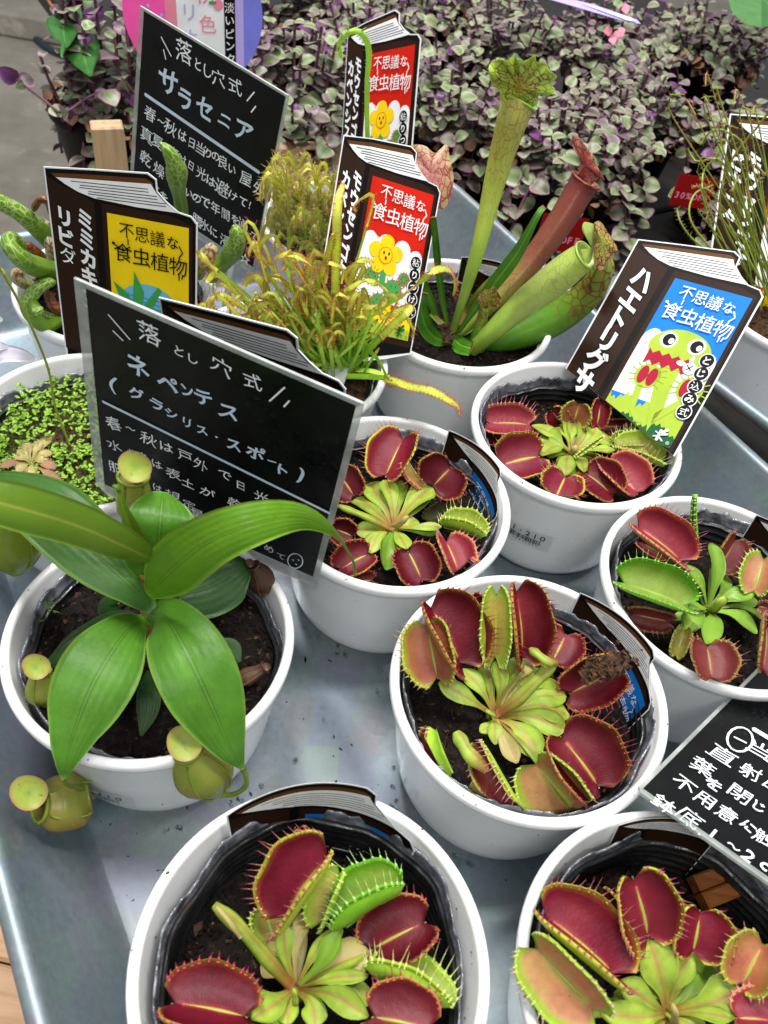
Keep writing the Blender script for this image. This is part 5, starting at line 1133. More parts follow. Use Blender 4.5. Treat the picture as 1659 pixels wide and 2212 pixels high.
def clipline(card, pts):
    pts = [tuple(map(float, p)) for p in pts]
    for a, n in getattr(card, 'cuts', []):
        f = lambda p: (p[0] - a[0]) * n[0] + (p[1] - a[1]) * n[1]; out = []
        for i in range(len(pts)):
            p, q = pts[i], pts[(i + 1) % len(pts)]; fp, fq = f(p), f(q)
            if fp >= 0: out.append(p)
            if fp * fq < 0: t = fp / (fp - fq); out.append((p[0] + (q[0] - p[0]) * t, p[1] + (q[1] - p[1]) * t))
        pts = out
    return pts
def poly(mb, card, pts, h, mat, strips=None):
    pts = clipline(card, pts)
    if len(pts) < 3: return
    if getattr(card, 'spine', 1) != 1 and min(p[0] for p in pts) < -1e-9 < 1e-9 < max(p[0] for p in pts): parts = [clipx(pts, -9, 0), clipx(pts, 0, 9)]
    elif strips:
        xs_ = [p[0] for p in pts]; n = max(1, int((max(xs_) - min(xs_)) / strips) + 1); e = np.linspace(min(xs_), max(xs_), n + 1)
        parts = [clipx(pts, e[i], e[i + 1]) for i in range(n)]
    else: parts = [pts]
    for q in parts:
        if len(q) < 3: continue
        tr = tessellate_polygon([[Vector((a, b, 0)) for a, b in q]])
        mb.add(card.at(q, h), tr, [(a * 20, b * 20) for a, b in q], mat)
def slab(mb, card, pts, th, mat=0, edge=0, strips=None):
    pts = clipline(card, pts); poly(mb, card, pts, 0, mat, strips)
    n = len(pts); sub = []
    for i in range(n):
        a, b = np.array(pts[i], float), np.array(pts[(i + 1) % n], float)
        if getattr(card, 'spine', 1) != 1 and a[0] * b[0] < 0: t_ = a[0] / (a[0] - b[0]); sub.append(a); sub.append(a + (b - a) * t_); continue
        k = max(1, int(np.linalg.norm(b - a) / (strips or 9)) + 1)
        for j in range(k): sub.append(a + (b - a) * j / k)
    F, B = card.at(sub, 0), card.at(sub, -th); m = len(sub); b0 = mb.n
    mb.add(np.vstack([F, B]), [(i, (i + 1) % m, m + (i + 1) % m, m + i) for i in range(m)], None, edge)
    poly(mb, card, pts, -th, edge, strips)
def chars(mb, card, items, h, mat, off=0., jit=0., shear=0., sx=1., rough=0., rot=0.):
    """items: (char, x, y, size) in card metres, centre of the character"""
    for ch, x, y, s in items:
        v, f = glyph(ch, off); 
        if not len(v): continue
        v = v * s * np.array([sx, 1]); 
        if rough: v = v + rough * s * np.stack([np.sin(v[:, 1] / s * 7 + x * 900), np.cos(v[:, 0] / s * 6 + y * 700)], 1)
        a = rng.normal(0, jit) + rot; c_, s_ = math.cos(a), math.sin(a); v = np.stack([v[:, 0] * c_ - v[:, 1] * s_, v[:, 0] * s_ + v[:, 1] * c_], 1)
        q = np.stack([x + v[:, 0], y - v[:, 1] + shear * v[:, 0]], 1); mb.add(card.at(q, h), f, None, mat)
def stroke(mb, card, a, b, w, h, mat, strips=None):
    a, b = np.array(a, float), np.array(b, float); d = nrm(b - a); n = np.array([-d[1], d[0]]) * w / 2; e = d * w * .3
    poly(mb, card, [a + n, a - e, a - n, b - n, b + e, b + n], h, mat, strips)
def circ(x, y, rx, ry=None, n=20, a0=0, a1=360):
    ry = rx if ry is None else ry
    return [(x + rx * math.cos(math.radians(t)), y + ry * math.sin(math.radians(t))) for t in np.linspace(a0, a1, n, endpoint=a1 - a0 < 360)]

def handsign(name, label, A, ex, ey, w, hgt, cr, lines, strokes, laminate=.0045, thick=.0011, off=.012, stakes=()):
    A = np.array(A); card = Card(A, ex, ey); root = empty(name, card.at([(w / 2, hgt)])[0], label, 'sign', 'hand lettered black signs')
    mb = MB(); L = laminate
    slab(mb, card, [(L, L * .5), (w - L * .6, L * .5), (w - L * .6, hgt - L * 1.6), (L, hgt - L * 1.6)], .0006, 0, 0); mb.build('black_card', root, M['chalkboard'], smooth=False)
    mb = MB(); c2 = Card(card.A + card.n * .0004, ex, ey); c = .005 if laminate > .002 else .002
    for q in ([(0, 0), (w, 0), (w - L * .6, L * .5), (L, L * .5)], [(w, 0), (w, hgt), (w - L * .6, hgt - L * 1.6), (w - L * .6, L * .5)], [(w, hgt), (c, hgt), (0, hgt - c), (L, hgt - L * 1.6), (w - L * .6, hgt - L * 1.6)], [(0, hgt - c), (0, 0), (L, L * .5), (L, hgt - L * 1.6)]):
        slab(mb, c2, q, .0012, 0, 0)
    mb.build('clear_sleeve_edge', root, M['clear'], smooth=False)
    mb = MB(); slab(mb, Card(card.A + card.n * .0003, ex, ey), [(L * .2, .0001), (w - L * .2, .0001), (w - L * .2, .0007), (L * .2, .0007)], .0012); mb.build('top_edge', root, M['white'], smooth=False)
    mb = MB()
    for ch, px, py, sz, big in lines:
        q = card.hit(*cr(px, py)); s = sz * cr.f * mpp(card.at([q])[0]) * 1.04 * rng.uniform(.92, 1.1)
        chars(mb, card, [(ch, q[0], q[1], s)], .00035 + rng.uniform(0, .00008), 1 if big else 0, off=(.024 if big else off), jit=.09, rough=.03, shear=0., sx=rng.uniform(.88, 1.08))
    for a, b, wd, big in strokes: stroke(mb, card, card.hit(*cr(*a)), card.hit(*cr(*b)), wd * cr.f * mpp(card.A), .00046, 1 if big else 0)
    mb.build('lettering', root, [M['chalk'], M['chalkblue']], smooth=False)
    # fine tape lines
    for sx_ in stakes:
        mb = MB(); boxmb(mb, card.at([(sx_, hgt + .012)], -.002)[0], card.ex, card.n, card.ey, .0018, .0009, .035, .0003); mb.build('stake', root, M['white'], smooth=False)
    return root, card
def ring_lines(c, r, n=14):
    p = circ(c[0], c[1], r, r * .95, n); return [(p[i], p[(i + 1) % n], 7, 0) for i in range(n)]
# lower sign: pixel corners solved as a true rectangle
def rect3(corners, scale):
    R = [ray(*c) for c in corners]; M_ = np.stack([R[1], -R[2], R[3]], 1); x = np.linalg.solve(M_, R[0]); k = np.array([1, *x])
    base_t = (0 - CAM[2]) / R[0][2]
    return [CAM + R[i] * k[i] * base_t * scale for i in range(4)]
Q = rect3([(160, 600), (787, 872), (683, 1268), (210, 1058)], .47)
w2, h2 = np.linalg.norm(Q[1] - Q[0]), np.linalg.norm(Q[3] - Q[0])
L2 = [(c, x, y, s, b) for c, x, y, s, b in [
    ('落', 695, 360, 125, 0), ('と', 835, 440, 70, 0), ('し', 900, 475, 62, 0), ('穴', 1035, 510, 105, 0), ('式', 1180, 575, 100, 0),
    ('ネ', 638, 510, 135, 1), ('ペ', 775, 590, 110, 1), ('ン', 868, 622, 80, 1), ('テ', 945, 655, 105, 1), ('ス', 1060, 720, 105, 1),
    ('(', 518, 600, 110, 1), ('グ', 628, 640, 85, 1), ('ラ', 722, 690, 75, 1), ('シ', 790, 730, 70, 1), ('リ', 862, 770, 70, 1), ('ス', 932, 805, 68, 1), ('・', 1000, 835, 50, 1), ('ス', 1080, 872, 80, 1), ('ポ', 1183, 905, 90, 1), ('ー', 1260, 945, 60, 1), ('ト', 1312, 985, 78, 1), (')', 1395, 1010, 110, 1),
    ('春', 515, 780, 88, 0), ('〜', 595, 803, 55, 0), ('秋', 678, 850, 88, 0), ('は', 762, 885, 72, 0), ('戸', 848, 925, 78, 0), ('外', 922, 965, 78, 0), ('で', 1035, 1012, 72, 0), ('日', 1110, 1060, 62, 0), ('光', 1205, 1110, 78, 0), ('に', 1290, 1150, 66, 0),
    ('水', 515, 880, 72, 0), ('や', 600, 915, 62, 0), ('り', 652, 930, 54, 0), ('は', 715, 965, 60, 0), ('表', 790, 1008, 74, 0), ('土', 858, 1050, 66, 0), ('が', 950, 1092, 70, 0), ('乾', 1075, 1140, 78, 0), ('い', 1150, 1180, 58, 0),
    ('肥', 520, 985, 82, 0), ('料', 610, 1030, 72, 0), ('は', 715, 1075, 60, 0), ('規', 785, 1110, 70, 0), ('定', 860, 1150, 70, 0), ('量', 900, 1190, 66, 0), ('を', 985, 1210, 62, 0), ('う', 1110, 1280, 60, 0), ('す', 1180, 1320, 60, 0), ('め', 1235, 1350, 60, 0), ('て', 1290, 1385, 48, 0)]]
S2 = [((505, 275), (605, 390), 7, 0), ((525, 350), (572, 395), 7, 0), ((1332, 600), (1257, 665), 9, 0), ((1352, 662), (1325, 690), 9, 0), ((468, 678), (1528, 1182), 19, 1)] + ring_lines((1358, 1405), 36) + [((1345, 1398), (1350, 1404), 8, 0), ((1372, 1398), (1376, 1404), 8, 0), ((1360, 1418), (1364, 1424), 8, 0)]
handsign('black_sign', 'lower and nearest full black hand lettered sign, just behind the broad leaves', Q[0], Q[1] - Q[0], Q[3] - Q[0], w2, h2, CA4, L2, S2, stakes=(.05,), off=.006)
A_, B_, C_ = np.array([-.191, .532, .202]), np.array([-.093, .485, .185]), np.array([-.113, .487, .065])
A_ = V(303, 12, .2020); B_ = V(622, 205, .185); C_ = V(548, 590, .065)
ex1 = nrm(B_ - A_); ey1 = nrm((C_ - B_) - ((C_ - B_) @ ex1) * ex1)
L1 = [('落', 1003, 280, 125, 0), ('と', 1080, 350, 70, 0), ('し', 1132, 388, 65, 0), ('穴', 1190, 425, 95, 0), ('式', 1283, 468, 95, 0),
      ('サ', 920, 445, 150, 1), ('ラ', 1010, 545, 115, 1), ('セ', 1115, 590, 125, 1), ('ニ', 1225, 655, 95, 1), ('ア', 1330, 715, 125, 1),
      ('春', 820, 620, 88, 0), ('〜', 878, 660, 46, 0), ('秋', 930, 695, 82, 0), ('は', 995, 738, 70, 0), ('日', 1045, 778, 62, 0), ('当', 1095, 808, 72, 0), ('り', 1137, 835, 56, 0), ('の', 1175, 850, 54, 0), ('良', 1217, 882, 72, 0), ('い', 1265, 922, 56, 0), ('屋', 1340, 972, 82, 0), ('外', 1412, 1030, 82, 0),
      ('真', 800, 735, 82, 0), ('夏', 860, 772, 78, 0), ('の', 905, 800, 50, 0), ('直', 945, 830, 70, 0), ('射', 990, 868, 70, 0), ('日', 1042, 902, 58, 0), ('光', 1097, 942, 68, 0), ('は', 1150, 985, 62, 0), ('避', 1210, 1022, 86, 0), ('け', 1270, 1065, 62, 0), ('て', 1325, 1097, 56, 0), ('！', 1362, 1115, 58, 0),
      ('乾', 795, 862, 82, 0), ('燥', 868, 925, 82, 0), ('に', 925, 962, 58, 0), ('弱', 975, 1000, 66, 0), ('い', 1030, 1050, 60, 0), ('の', 1072, 1078, 58, 0), ('で', 1120, 1100, 62, 0), ('年', 1175, 1132, 72, 0), ('間', 1230, 1167, 72, 0), ('を', 1282, 1195, 56, 0), ('通', 1322, 1222, 66, 0), ('し', 1357, 1255, 50, 0), ('て', 1387, 1287, 54, 0),
      ('鉢', 785, 980, 74, 0), ('底', 840, 1030, 72, 0), ('を', 895, 1072, 62, 0), ('腰', 1075, 1200, 66, 0), ('水', 1118, 1225, 70, 0), ('に', 1165, 1262, 60, 0), ('浸', 1225, 1310, 76, 0), ('☆', 1335, 1405, 66, 0)]
S1 = [((880, 200), (935, 305), 7, 0), ((893, 268), (905, 322), 7, 0), ((1387, 500), (1347, 548), 8, 0), ((1395, 577), (1370, 610), 8, 0), ((792, 512), (1413, 938), 20, 1)]
handsign('black_sign', 'tall black hand lettered sign at the upper left in front of the round pink label', A_, ex1, ey1, .1097, .1225, CA1, L1, S1, stakes=(.09,), laminate=.003, off=.012)
A3_ = V(1373, 1706, .094); C3 = V(1659, 1909, .104)        # lower left corner, point along the lower edge
best = None
for z in np.linspace(.06, .22, 400):
    B3_ = V(1659, 1440, z); dd = abs(nrm(C3 - A3_) @ nrm(B3_ - A3_))
    if best is None or dd < best[0]: best = (dd, C3, B3_)
B3_ = best[2]; print('sign3', best)
ex3 = nrm(best[1] - A3_); ey3 = -nrm((B3_ - A3_) - ((B3_ - A3_) @ ex3) * ex3)
L3 = [('当', 1625, 872, 100, 0), ('た', 1700, 920, 90, 0), ('直', 1475, 892, 108, 0), ('射', 1588, 962, 104, 0), ('日', 1680, 1020, 90, 0), ('葉', 1395, 942, 104, 0), ('を', 1440, 1012, 70, 0), ('閉', 1545, 1052, 98, 0), ('じ', 1622, 1102, 66, 0),
      ('不', 1320, 1012, 92, 0), ('用', 1402, 1072, 92, 0), ('意', 1492, 1132, 92, 0), ('に', 1580, 1182, 70, 0), ('触', 1645, 1230, 92, 0), ('鉢', 1240, 1092, 96, 0), ('底', 1342, 1145, 96, 0), ('.', 1395, 1205, 60, 0), ('1', 1440, 1210, 78, 0), ('〜', 1518, 1262, 62, 0), ('2', 1580, 1300, 88, 0), ('c', 1645, 1342, 84, 0), ('m', 1720, 1390, 90, 0)]
S3 = [((1600, 790), (1700, 850), 24, 0)] + [(a, b, 8, 0) for a, b, _, _ in ring_lines((1545, 832), 52)] + [((1522, 822), (1570, 846), 8, 0)]
lam = .0036; org3 = A3_ - ey3 * (.1255) * -1 * -1
r3, c3 = handsign('black_sign', 'black hand lettered sign tilted on its side in the lower right corner', A3_ - ey3 * .1255, ex3, ey3, .114, .1255, CB2, L3, S3, off=.016, laminate=.0016)
cl = empty('wooden_peg', V(*CB5(1450, 830), .074), 'orange brown wooden peg holding the tilted sign in the lower right pot', 'clothes peg')
p0, p1 = V(*CB5(1290, 895), .058), V(*CB5(1800, 690), .062)
for sg in (-1, 1):
    mb = MB(); d = nrm(p1 - p0); sdv = nrm(np.cross(d, CAM - p0)); boxmb(mb, (p0 + p1) / 2 + sdv * sg * .0033, d, sdv, np.cross(d, sdv), .024, .0031, .0045, .0008); mb.build('peg_arm', cl, M['peg'], smooth=False)

# book shaped plant tags ---------------------------------------------------
def booktag(name, label, card, w, theme, spine, spine2='', art=True, strips=None, full=True, Ttop=0.):
    """card coordinates: origin at the top of the fold, 1 unit = cover width"""
    g = 2.15; root = empty(name, card.at([(.5 * w, 1.6 * w)])[0], label, 'plant tag', 'book shaped plant tags')
    U = lambda pts: [(x * w, y * w) for x, y in pts]
    st = strips * w if strips else None
    k = w * .0022
    outl = [(-.545, -.237), (.0, -.311), (.536, -.375), (.625, -.323), (.634, -.198), (.735, -.104), (.848, -.028), (.985, -.008), (1.052, .064), (1.045, 2.155), (.72, 2.28), (.25, 2.42), (.12, 3.1), (-.02, 3.1), (-.10, 2.45), (-.51, 2.35)]
    if not full: outl = [p for p in outl if p[1] < 1.2] ; outl += [(1.05, 1.9), (-.535, 1.9)]
    mb = MB(); slab(mb, card, U(outl), .0005, 0, 0, st); mb.build('card', root, M['white'], smooth=False)
    mb = MB(); h = .00012
    body = [(-.53, -.225), (.0, -.297), (.53, -.36), (.61, -.315), (.62, -.20), (.72, -.10), (.84, -.015), (.98, .005), (1.035, .07), (1.03, 2.14), (.3, 2.36), (-.48, 2.3)]
    if not full: body = [p for p in body if p[1] < 1.2] + [(1.035, 1.88), (-.52, 1.88)]
    poly(mb, card, U(body), h, 0, st)
    poly(mb, card, U([(-.47, -.19), (.0, -.255), (.52, -.315), (.585, -.285), (.60, -.20), (.567, -.24), (0, -.18), (-.41, -.135)]), h * 2, 2, st)
    poly(mb, card, U([(-.52, -.15), (-.47, -.12), (-.04, .03), (-.04, 1.95), (-.50, 1.85)]), h * 2, 1, st)
    poly(mb, card, U([(.035, .03), (.80, .03), (1.0, .09), (1.0, 2.08), (.035, 2.10)]), h * 2, 1, st)
    mb.build('cover_print', root, [M['tagblack'], M['brown'], M['brown2']], smooth=False)
    mb = MB(); poly(mb, card, U([(-.423, -.155), (0, -.205), (.567, -.27), (.62, -.19), (.72, -.095), (.85, -.02), (.4, .0), (-.04, -.01), (-.2, -.045), (-.33, -.10)]), h * 3, 0, st)
    for i in range(6):
        t = (i + .8) / 6.6; x0 = -.30 + t * .28 + (0.05 if i % 2 else 0); y0 = -.165 + t * .165; x1 = .50 + t * .30 - (.04 if i % 2 else 0); y1 = -.235 + t * .195
        stroke(mb, card, (x0 * w, y0 * w), (x1 * w, y1 * w), (.008 if full else .0065) * w, h * 4, 1, st)
    mb.build('page_edges', root, [M['white'], M['black']], smooth=False)
    # spine lettering, white with a black outline, skewed like the drawn spine
    if spine:
        mb = MB(); mb1 = MB()
        cols = [(spine, -.25)] if not spine2 else [(spine, -.15), (spine2, -.37)]
        for s_, xc in cols:
            sz = .31 if not spine2 else .22; y = .24 if xc > -.3 else .26
            for i, ch in enumerate(s_):
                yy = y + i * (sz * (.89 if not spine2 else .98)); chars(mb, card, [(ch, xc * w, yy * w, sz * w)], h * 3, 0, off=.095 if ch != 'ダ' else .03, shear=.42, sx=.86); chars(mb, card, [(ch, xc * w, yy * w, sz * w)], h * 4, 1, off=.042 if ch != 'ダ' else .0, shear=.42, sx=.86)
        mb.build('spine_lettering', root, [M['black'], M['white']], smooth=False)
    if not art: 
        return root
    mb = MB(); mats = [M[x] for x in ('blue', 'red', 'yellow', 'white', 'lime', 'darkgreen', 'black', 'crimson', 'gold', 'green', 'skyblue', 'purpletag', 'orange')]
    I = {x: i for i, x in enumerate(('blue', 'red', 'yellow', 'white', 'lime', 'darkgreen', 'black', 'crimson', 'gold', 'green', 'skyblue', 'purpletag', 'orange'))}
    sky = {'blue': 'blue', 'red': 'red', 'yellow': 'yellow', 'purple': 'purpletag'}[theme]
    def pp(pts, lv, c): poly(mb, card, U(pts), h * lv, I[c], st)
    def ss(a, b, wd, lv, c): stroke(mb, card, (a[0] * w, a[1] * w), (b[0] * w, b[1] * w), wd * w, h * lv, I[c], st)
    pp([(.09, .12), (.96, .12), (.96, 2.0), (.09, 2.0)], 3, sky)
    if not full and False: return root
    if theme in ('blue', 'red'):
        pp([(.09, .92)] + circ(.2, .92, .11, .16, 8, 180, 360) + circ(.42, .9, .12, .14, 8, 190, 350) + circ(.66, .92, .12, .14, 8, 190, 350) + circ(.86, .98, .10, .12, 8, 190, 360) + [(.96, 1.6), (.09, 1.6)], 4, 'white')
        gz = [(.09, 1.62)]
        for i in range(30): gz.append((.09 + .87 * i / 29, 1.60 + .05 * math.sin(i * .7) + (.05 if i % 2 else 0)))
        pp(gz + [(.96, 2.0), (.09, 2.0)], 5, 'lime' if theme == 'blue' else 'yellow')
        gz = [(.09, 1.86)]
        for i in range(30): gz.append((.09 + .87 * i / 29, 1.82 + .04 * math.sin(i * .5) + (.035 if i % 2 else 0)))
        pp(gz + [(.96, 2.0), (.09, 2.0)], 6, 'darkgreen' if theme == 'blue' else 'lime')
    if theme == 'blue':
        pp([(.44, 1.08), (.66, 1.08), (.66, 1.35), (.70, 1.6), (.66, 1.92), (.54, 1.6), (.47, 1.35)], 7, 'lime')
        pp(circ(.54, .93, .34, .24, 28), 8, 'lime')
        for tx, ty in ((.37, 1.32), (.85, 1.32)):
            pp(circ(tx, ty, .14, .15, 18), 7, 'lime')
            for k_ in range(12):
                a = math.radians(150 + k_ * 22); ss((tx + .13 * math.cos(a), ty + .14 * math.sin(a)), (tx + .2 * math.cos(a), ty + .21 * math.sin(a)), .012, 7, 'lime')
            pp(circ(tx - .052, ty, .052, .11, 14), 9, 'crimson'); pp(circ(tx + .052, ty, .052, .11, 14), 9, 'crimson')
        pp([(.30, 1.45), (.38, 1.45), (.42, 1.70), (.56, 1.84), (.50, 1.86), (.36, 1.74)], 7, 'lime'); pp([(.80, 1.46), (.90, 1.46), (.78, 1.64), (.66, 1.82), (.64, 1.7)], 7, 'lime')
        zz = [(.24 + .055 * i, .98 + (.05 if i % 2 else 0) + .02) for i in range(10)] + [(.74 - .055 * i, 1.13 + (.06 if i % 2 else 0)) for i in range(10)]
        pp(zz, 9, 'crimson')
        for ex_, ey_ in ((.38, .85), (.69, .84)):
            pp(circ(ex_, ey_, .095, .10), 9, 'white'); pp(circ(ex_ + .005, ey_, .068, .075), 10, 'black'); pp(circ(ex_ + .035, ey_ + .01, .03, .035), 11, 'white')
        pp(circ(.74, 1.10, .07, .07), 10, 'white'); ss((.70, 1.07), (.76, 1.12), .012, 11, 'black'); ss((.76, 1.06), (.71, 1.13), .012, 11, 'black'); pp(circ(.63, 1.07, .05, .03), 10, 'white'); pp(circ(.72, 1.0, .02, .05), 10, 'white')
    if theme == 'red':
        for px_, py_, r_ in ((.3, 1.3, .10), (.62, 1.42, .13), (.45, 1.62, .12), (.75, 1.25, .08)):
            pp(circ(px_, py_, r_, r_ * 1.05, 16), 7, 'green')
            for k_ in range(14):
                a = k_ * .45; ss((px_ + r_ * .8 * math.cos(a), py_ + r_ * .8 * math.sin(a)), (px_ + r_ * 1.25 * math.cos(a), py_ + r_ * 1.25 * math.sin(a)), .010, 8, 'red')
            for k_ in range(6): pp(circ(px_ + r_ * .5 * math.cos(k_ * 1.05), py_ + r_ * .5 * math.sin(k_ * 1.05), .012, n=6), 9, 'crimson')
        pp([(.40, 1.05), (.48, 1.05), (.50, 1.4), (.42, 1.4)], 7, 'green')
        for k_ in range(5): a = math.radians(-90 + 72 * k_); pp(circ(.44 + .15 * math.cos(a), 1.02 + .16 * math.sin(a), .095, .10, 16), 8, 'gold')
        pp(circ(.44, 1.02, .10, .11), 9, 'orange'); pp(circ(.44, 1.02, .085, .095), 10, 'gold'); pp(circ(.41, .99, .013, .022, 8), 11, 'black'); pp(circ(.48, .99, .013, .022, 8), 11, 'black'); pp(circ(.445, 1.05, .018, .026, 8), 11, 'crimson')
    if theme == 'yellow':
        pp(circ(.5, 1.35, .43, .5, 30), 4, 'skyblue'); pp([(.09, 1.4), (.96, 1.45), (.96, 2.0), (.09, 2.0)], 5, 'skyblue')
        for k_ in range(6): ss((.15 + .02 * k_, 1.0 + .05 * k_), (.85, 1.05 + .055 * k_), .007, 6, 'blue')
        pp([(.12, .88), (.28, 1.0), (.36, 1.22), (.2, 1.1)], 7, 'green'); pp([(.36, .72), (.46, .95), (.42, 1.25), (.32, 1.2)], 7, 'green'); pp([(.46, 1.1), (.62, .86), (.66, .9), (.5, 1.22)], 7, 'green')
        pp(circ(.32, 1.32, .17, .13), 8, 'green'); pp(circ(.62, 1.30, .18, .15), 8, 'green')
        for ex_ in (.24, .36): pp(circ(ex_, 1.20, .05, .075), 9, 'white'); pp(circ(ex_ + .01, 1.21, .028, .05), 10, 'black')
        pp(circ(.70, 1.27, .07, .10), 9, 'white'); pp(circ(.36, 1.38, .10, .05), 9, 'skyblue')
        for a, b in (((.90, .98), (.70, 1.08)), ((.92, 1.13), (.72, 1.20)), ((.92, 1.24), (.82, 1.24))): ss(a, b, .012, 11, 'black'); ss(b, (b[0] + .05, b[1] - .04), .012, 11, 'black'); ss(b, (b[0] + .05, b[1] + .03), .012, 11, 'black')
        for k_ in range(5): ss((.62 + .06 * k_, 1.44), (.66 + .06 * k_, 1.56), .01, 9, 'darkgreen')
    if theme == 'purple': pp([(.09, .8), (.96, .9), (.96, 2.0), (.09, 2.0)], 4, 'white')
    tc = 'black' if theme == 'yellow' else 'white'
    o = mb.build('cover_picture', root, mats, smooth=False)
    mb = MB()
    row = [(c, (.30 + i * .165) * w, (.27 + .012 * i) * w, (.185 if c != 'な' else .15) * w) for i, c in enumerate('不思議な')]
    chars(mb, card, row, h * 12, 0, off=.01, sx=.92); row = [(c, (.25 + i * .20) * w, (.52 + .015 * i) * w, .225 * w) for i, c in enumerate('食虫植物')]
    chars(mb, card, row, h * 12, 0, off=.012, sx=.95)
    for a, b in (((.16, .44), (.25, .50)), ((.25, .50), (.33, .44)), ((.86, .33), (.90, .40)), ((.90, .40), (.86, .46)), ((.86, .66), (.86, .72)), ((.90, .66), (.89, .70)), ((.31, .36), (.31, .42))): stroke(mb, card, (a[0] * w, a[1] * w), (b[0] * w, b[1] * w), .014 * w, h * 12, 0)
    poly(mb, card, U(circ(.15, .43, .018, n=8)), h * 12, 0)
    mb.build('title_lettering', root, M[tc], smooth=False)
    mb = MB(); words = {'blue': 'とじ込み式', 'red': '粘りつけ式', 'yellow': '吸い込み式', 'purple': ''}[theme]
    for i, c in enumerate(words):
        y = .96 + i * .155 + (.16 if theme == 'yellow' else 0) + (.05 if theme == 'red' else 0); x = .865 + .012 * i
        poly(mb, card, U(circ(x, y, .083, .088, 20)), h * 13, 1); poly(mb, card, U(circ(x, y, .072, .078, 20)), h * 14, 0); chars(mb, card, [(c, x * w, y * w, .105 * w)], h * 15, 1, off=.02)
    if theme in ('blue', 'red'):
        x, y = .80, 1.90
        for a, b, wd in (((x, y - .05), (x, y + .07), .030), ((x, y), (x + .06, y - .08), .030), ((x + .01, y), (x + .08, y - .03), .022), ((x, y + .02), (x + .06, y + .06), .016), ((x - .05, y - .02), (x, y), .012), ((x - .05, y + .04), (x, y + .02), .012)):
            stroke(mb, card, (a[0] * w, a[1] * w), (b[0] * w, b[1] * w), wd * w, h * 13, 1 if theme == 'blue' else 2)
        chars(mb, card, [('®', (x + .12) * w, (y + .06) * w, .05 * w)], h * 13, 1 if theme == 'blue' else 2)
    if mb.n: mb.build('side_lettering', root, [M['black'], M['white'], M['darkgreen']], smooth=False)
    return root
def tcard(A, B, C, zA, zB, zC, bend=0.):
    a, b, c = V(*A, zA), V(*B, zB), V(*C, zC); ex = nrm(b - a); ey = c - b; ey = nrm(ey - (ey @ ex) * ex)
    # average the in-plane tilt so that both measured edges are respected
    ca = Card(a, ex, ey, bend); return ca, np.linalg.norm(b - a) / 1.03
ca, w = tcard((1453.5, 577.9), (1651, 629.6), (1456, 983.6), .1325, .1435, .085, bend=0)
ca.cuts = []
for (xa, ya), (xb, yb) in (((1262, 828), (1457, 986)),):
    qa, qb = ca.hit(xa, ya), ca.hit(xb, yb); d_ = qb - qa; n_ = np.array([d_[1], -d_[0]]); n_ = n_ if n_[1] < 0 else -n_; ca.cuts.append((qa, n_))
booktag('book_tag', 'large blue book shaped tag with a cartoon flytrap at the right', ca, w, 'blue', 'ハエトリグサ')
ca, w = tcard((794.6, 353.8), (950.7, 405), (880.9, 786.9), .1690, .1555, .080)
ca.spine = .68
booktag('book_tag', 'red book shaped tag with smiling yellow flower, the nearer of the two', ca, w, 'red', 'モウセンゴケ', 'カペンシス')
ca, w = tcard((788.6, 99.2), (907.7, 73.4), (872, 420), .150, .1735, .085)
ca.spine = .68
booktag('book_tag', 'red book shaped tag standing farther back, behind the nearer red one', ca, w, 'red', 'モウセンゴケ', 'カペンシス')
ca, w = tcard((211.3, 431), (422.6, 471), (431, 830), .166, .165, .070)
booktag('book_tag', 'yellow book shaped tag among the parrot pitchers', ca, w, 'yellow', 'ミミカキグサ', 'リビダ')
ca, w = tcard((1662, 312), (1830, 350), (1755, 700), .150, .143, .060)
booktag('book_tag', 'dark book shaped tag behind wiry sundew stems at the right edge', ca, w, 'red', 'モウセンゴケ', 'ビナータ')
a = V(482, 738, .180); b = V(748, 832, .177); c = V(735, 1130, .077); ex = nrm(b - a); ey = c - b; ey = nrm(ey - (ey @ ex) * ex); w = .049
a = b - ex * w * 1.05 - ey * .01 * w
booktag('book_tag', 'book shaped tag whose top shows just behind the lower black sign', Card(a, ex, ey), w, 'purple', '', art=True)
# tags tucked round the inside of the pots: fold angle measured in the picture
def pangle(k, x, y, z=.084):
    q = V(x, y, z); c = POT[k]; return math.atan2(q[1] - c[1], q[0] - c[0])
def roundtag(k, p_left, p_right, ztop, label, r=.0538, art=True):
    a0, a1 = pangle(k, *p_left, ztop), pangle(k, *p_right, ztop)
    while a1 > a0: a1 -= 2 * math.pi
    span = (a0 - a1) * r; w = span / 1.62; R_ = Round(POT[k], r, a0 - .56 * w / r, .0768)
    booktag('book_tag', label, R_, w, 'blue', '', art=art, strips=.07, full=False)
roundtag('P2', (500, 1790), (905, 1815), .088, 'book shaped tag curled inside the pot cut by the bottom edge')
roundtag('P3', CB2(890, 250), CB2(1262, 655), .088, 'book shaped tag curled inside the middle flytrap pot')
roundtag('P4', CA5(500, 450), CA5(745, 700), .088, 'book shaped tag curled inside the pot beside the lower sign')
roundtag('P7', CB5(800, 500), CB5(1400, 560), .086, 'book shaped tag curled in the lower right pot under the tilted sign', art=False)
roundtag('P6', CC2(1330, 540), CC2(1800, 900), .088, 'book shaped tag curled in the right edge pot')
roundtag('P8', CS(345, 800), CS(1000, 1000), .088, 'book shaped tag curled in the trumpet pitcher pot', r=.0530, art=False)

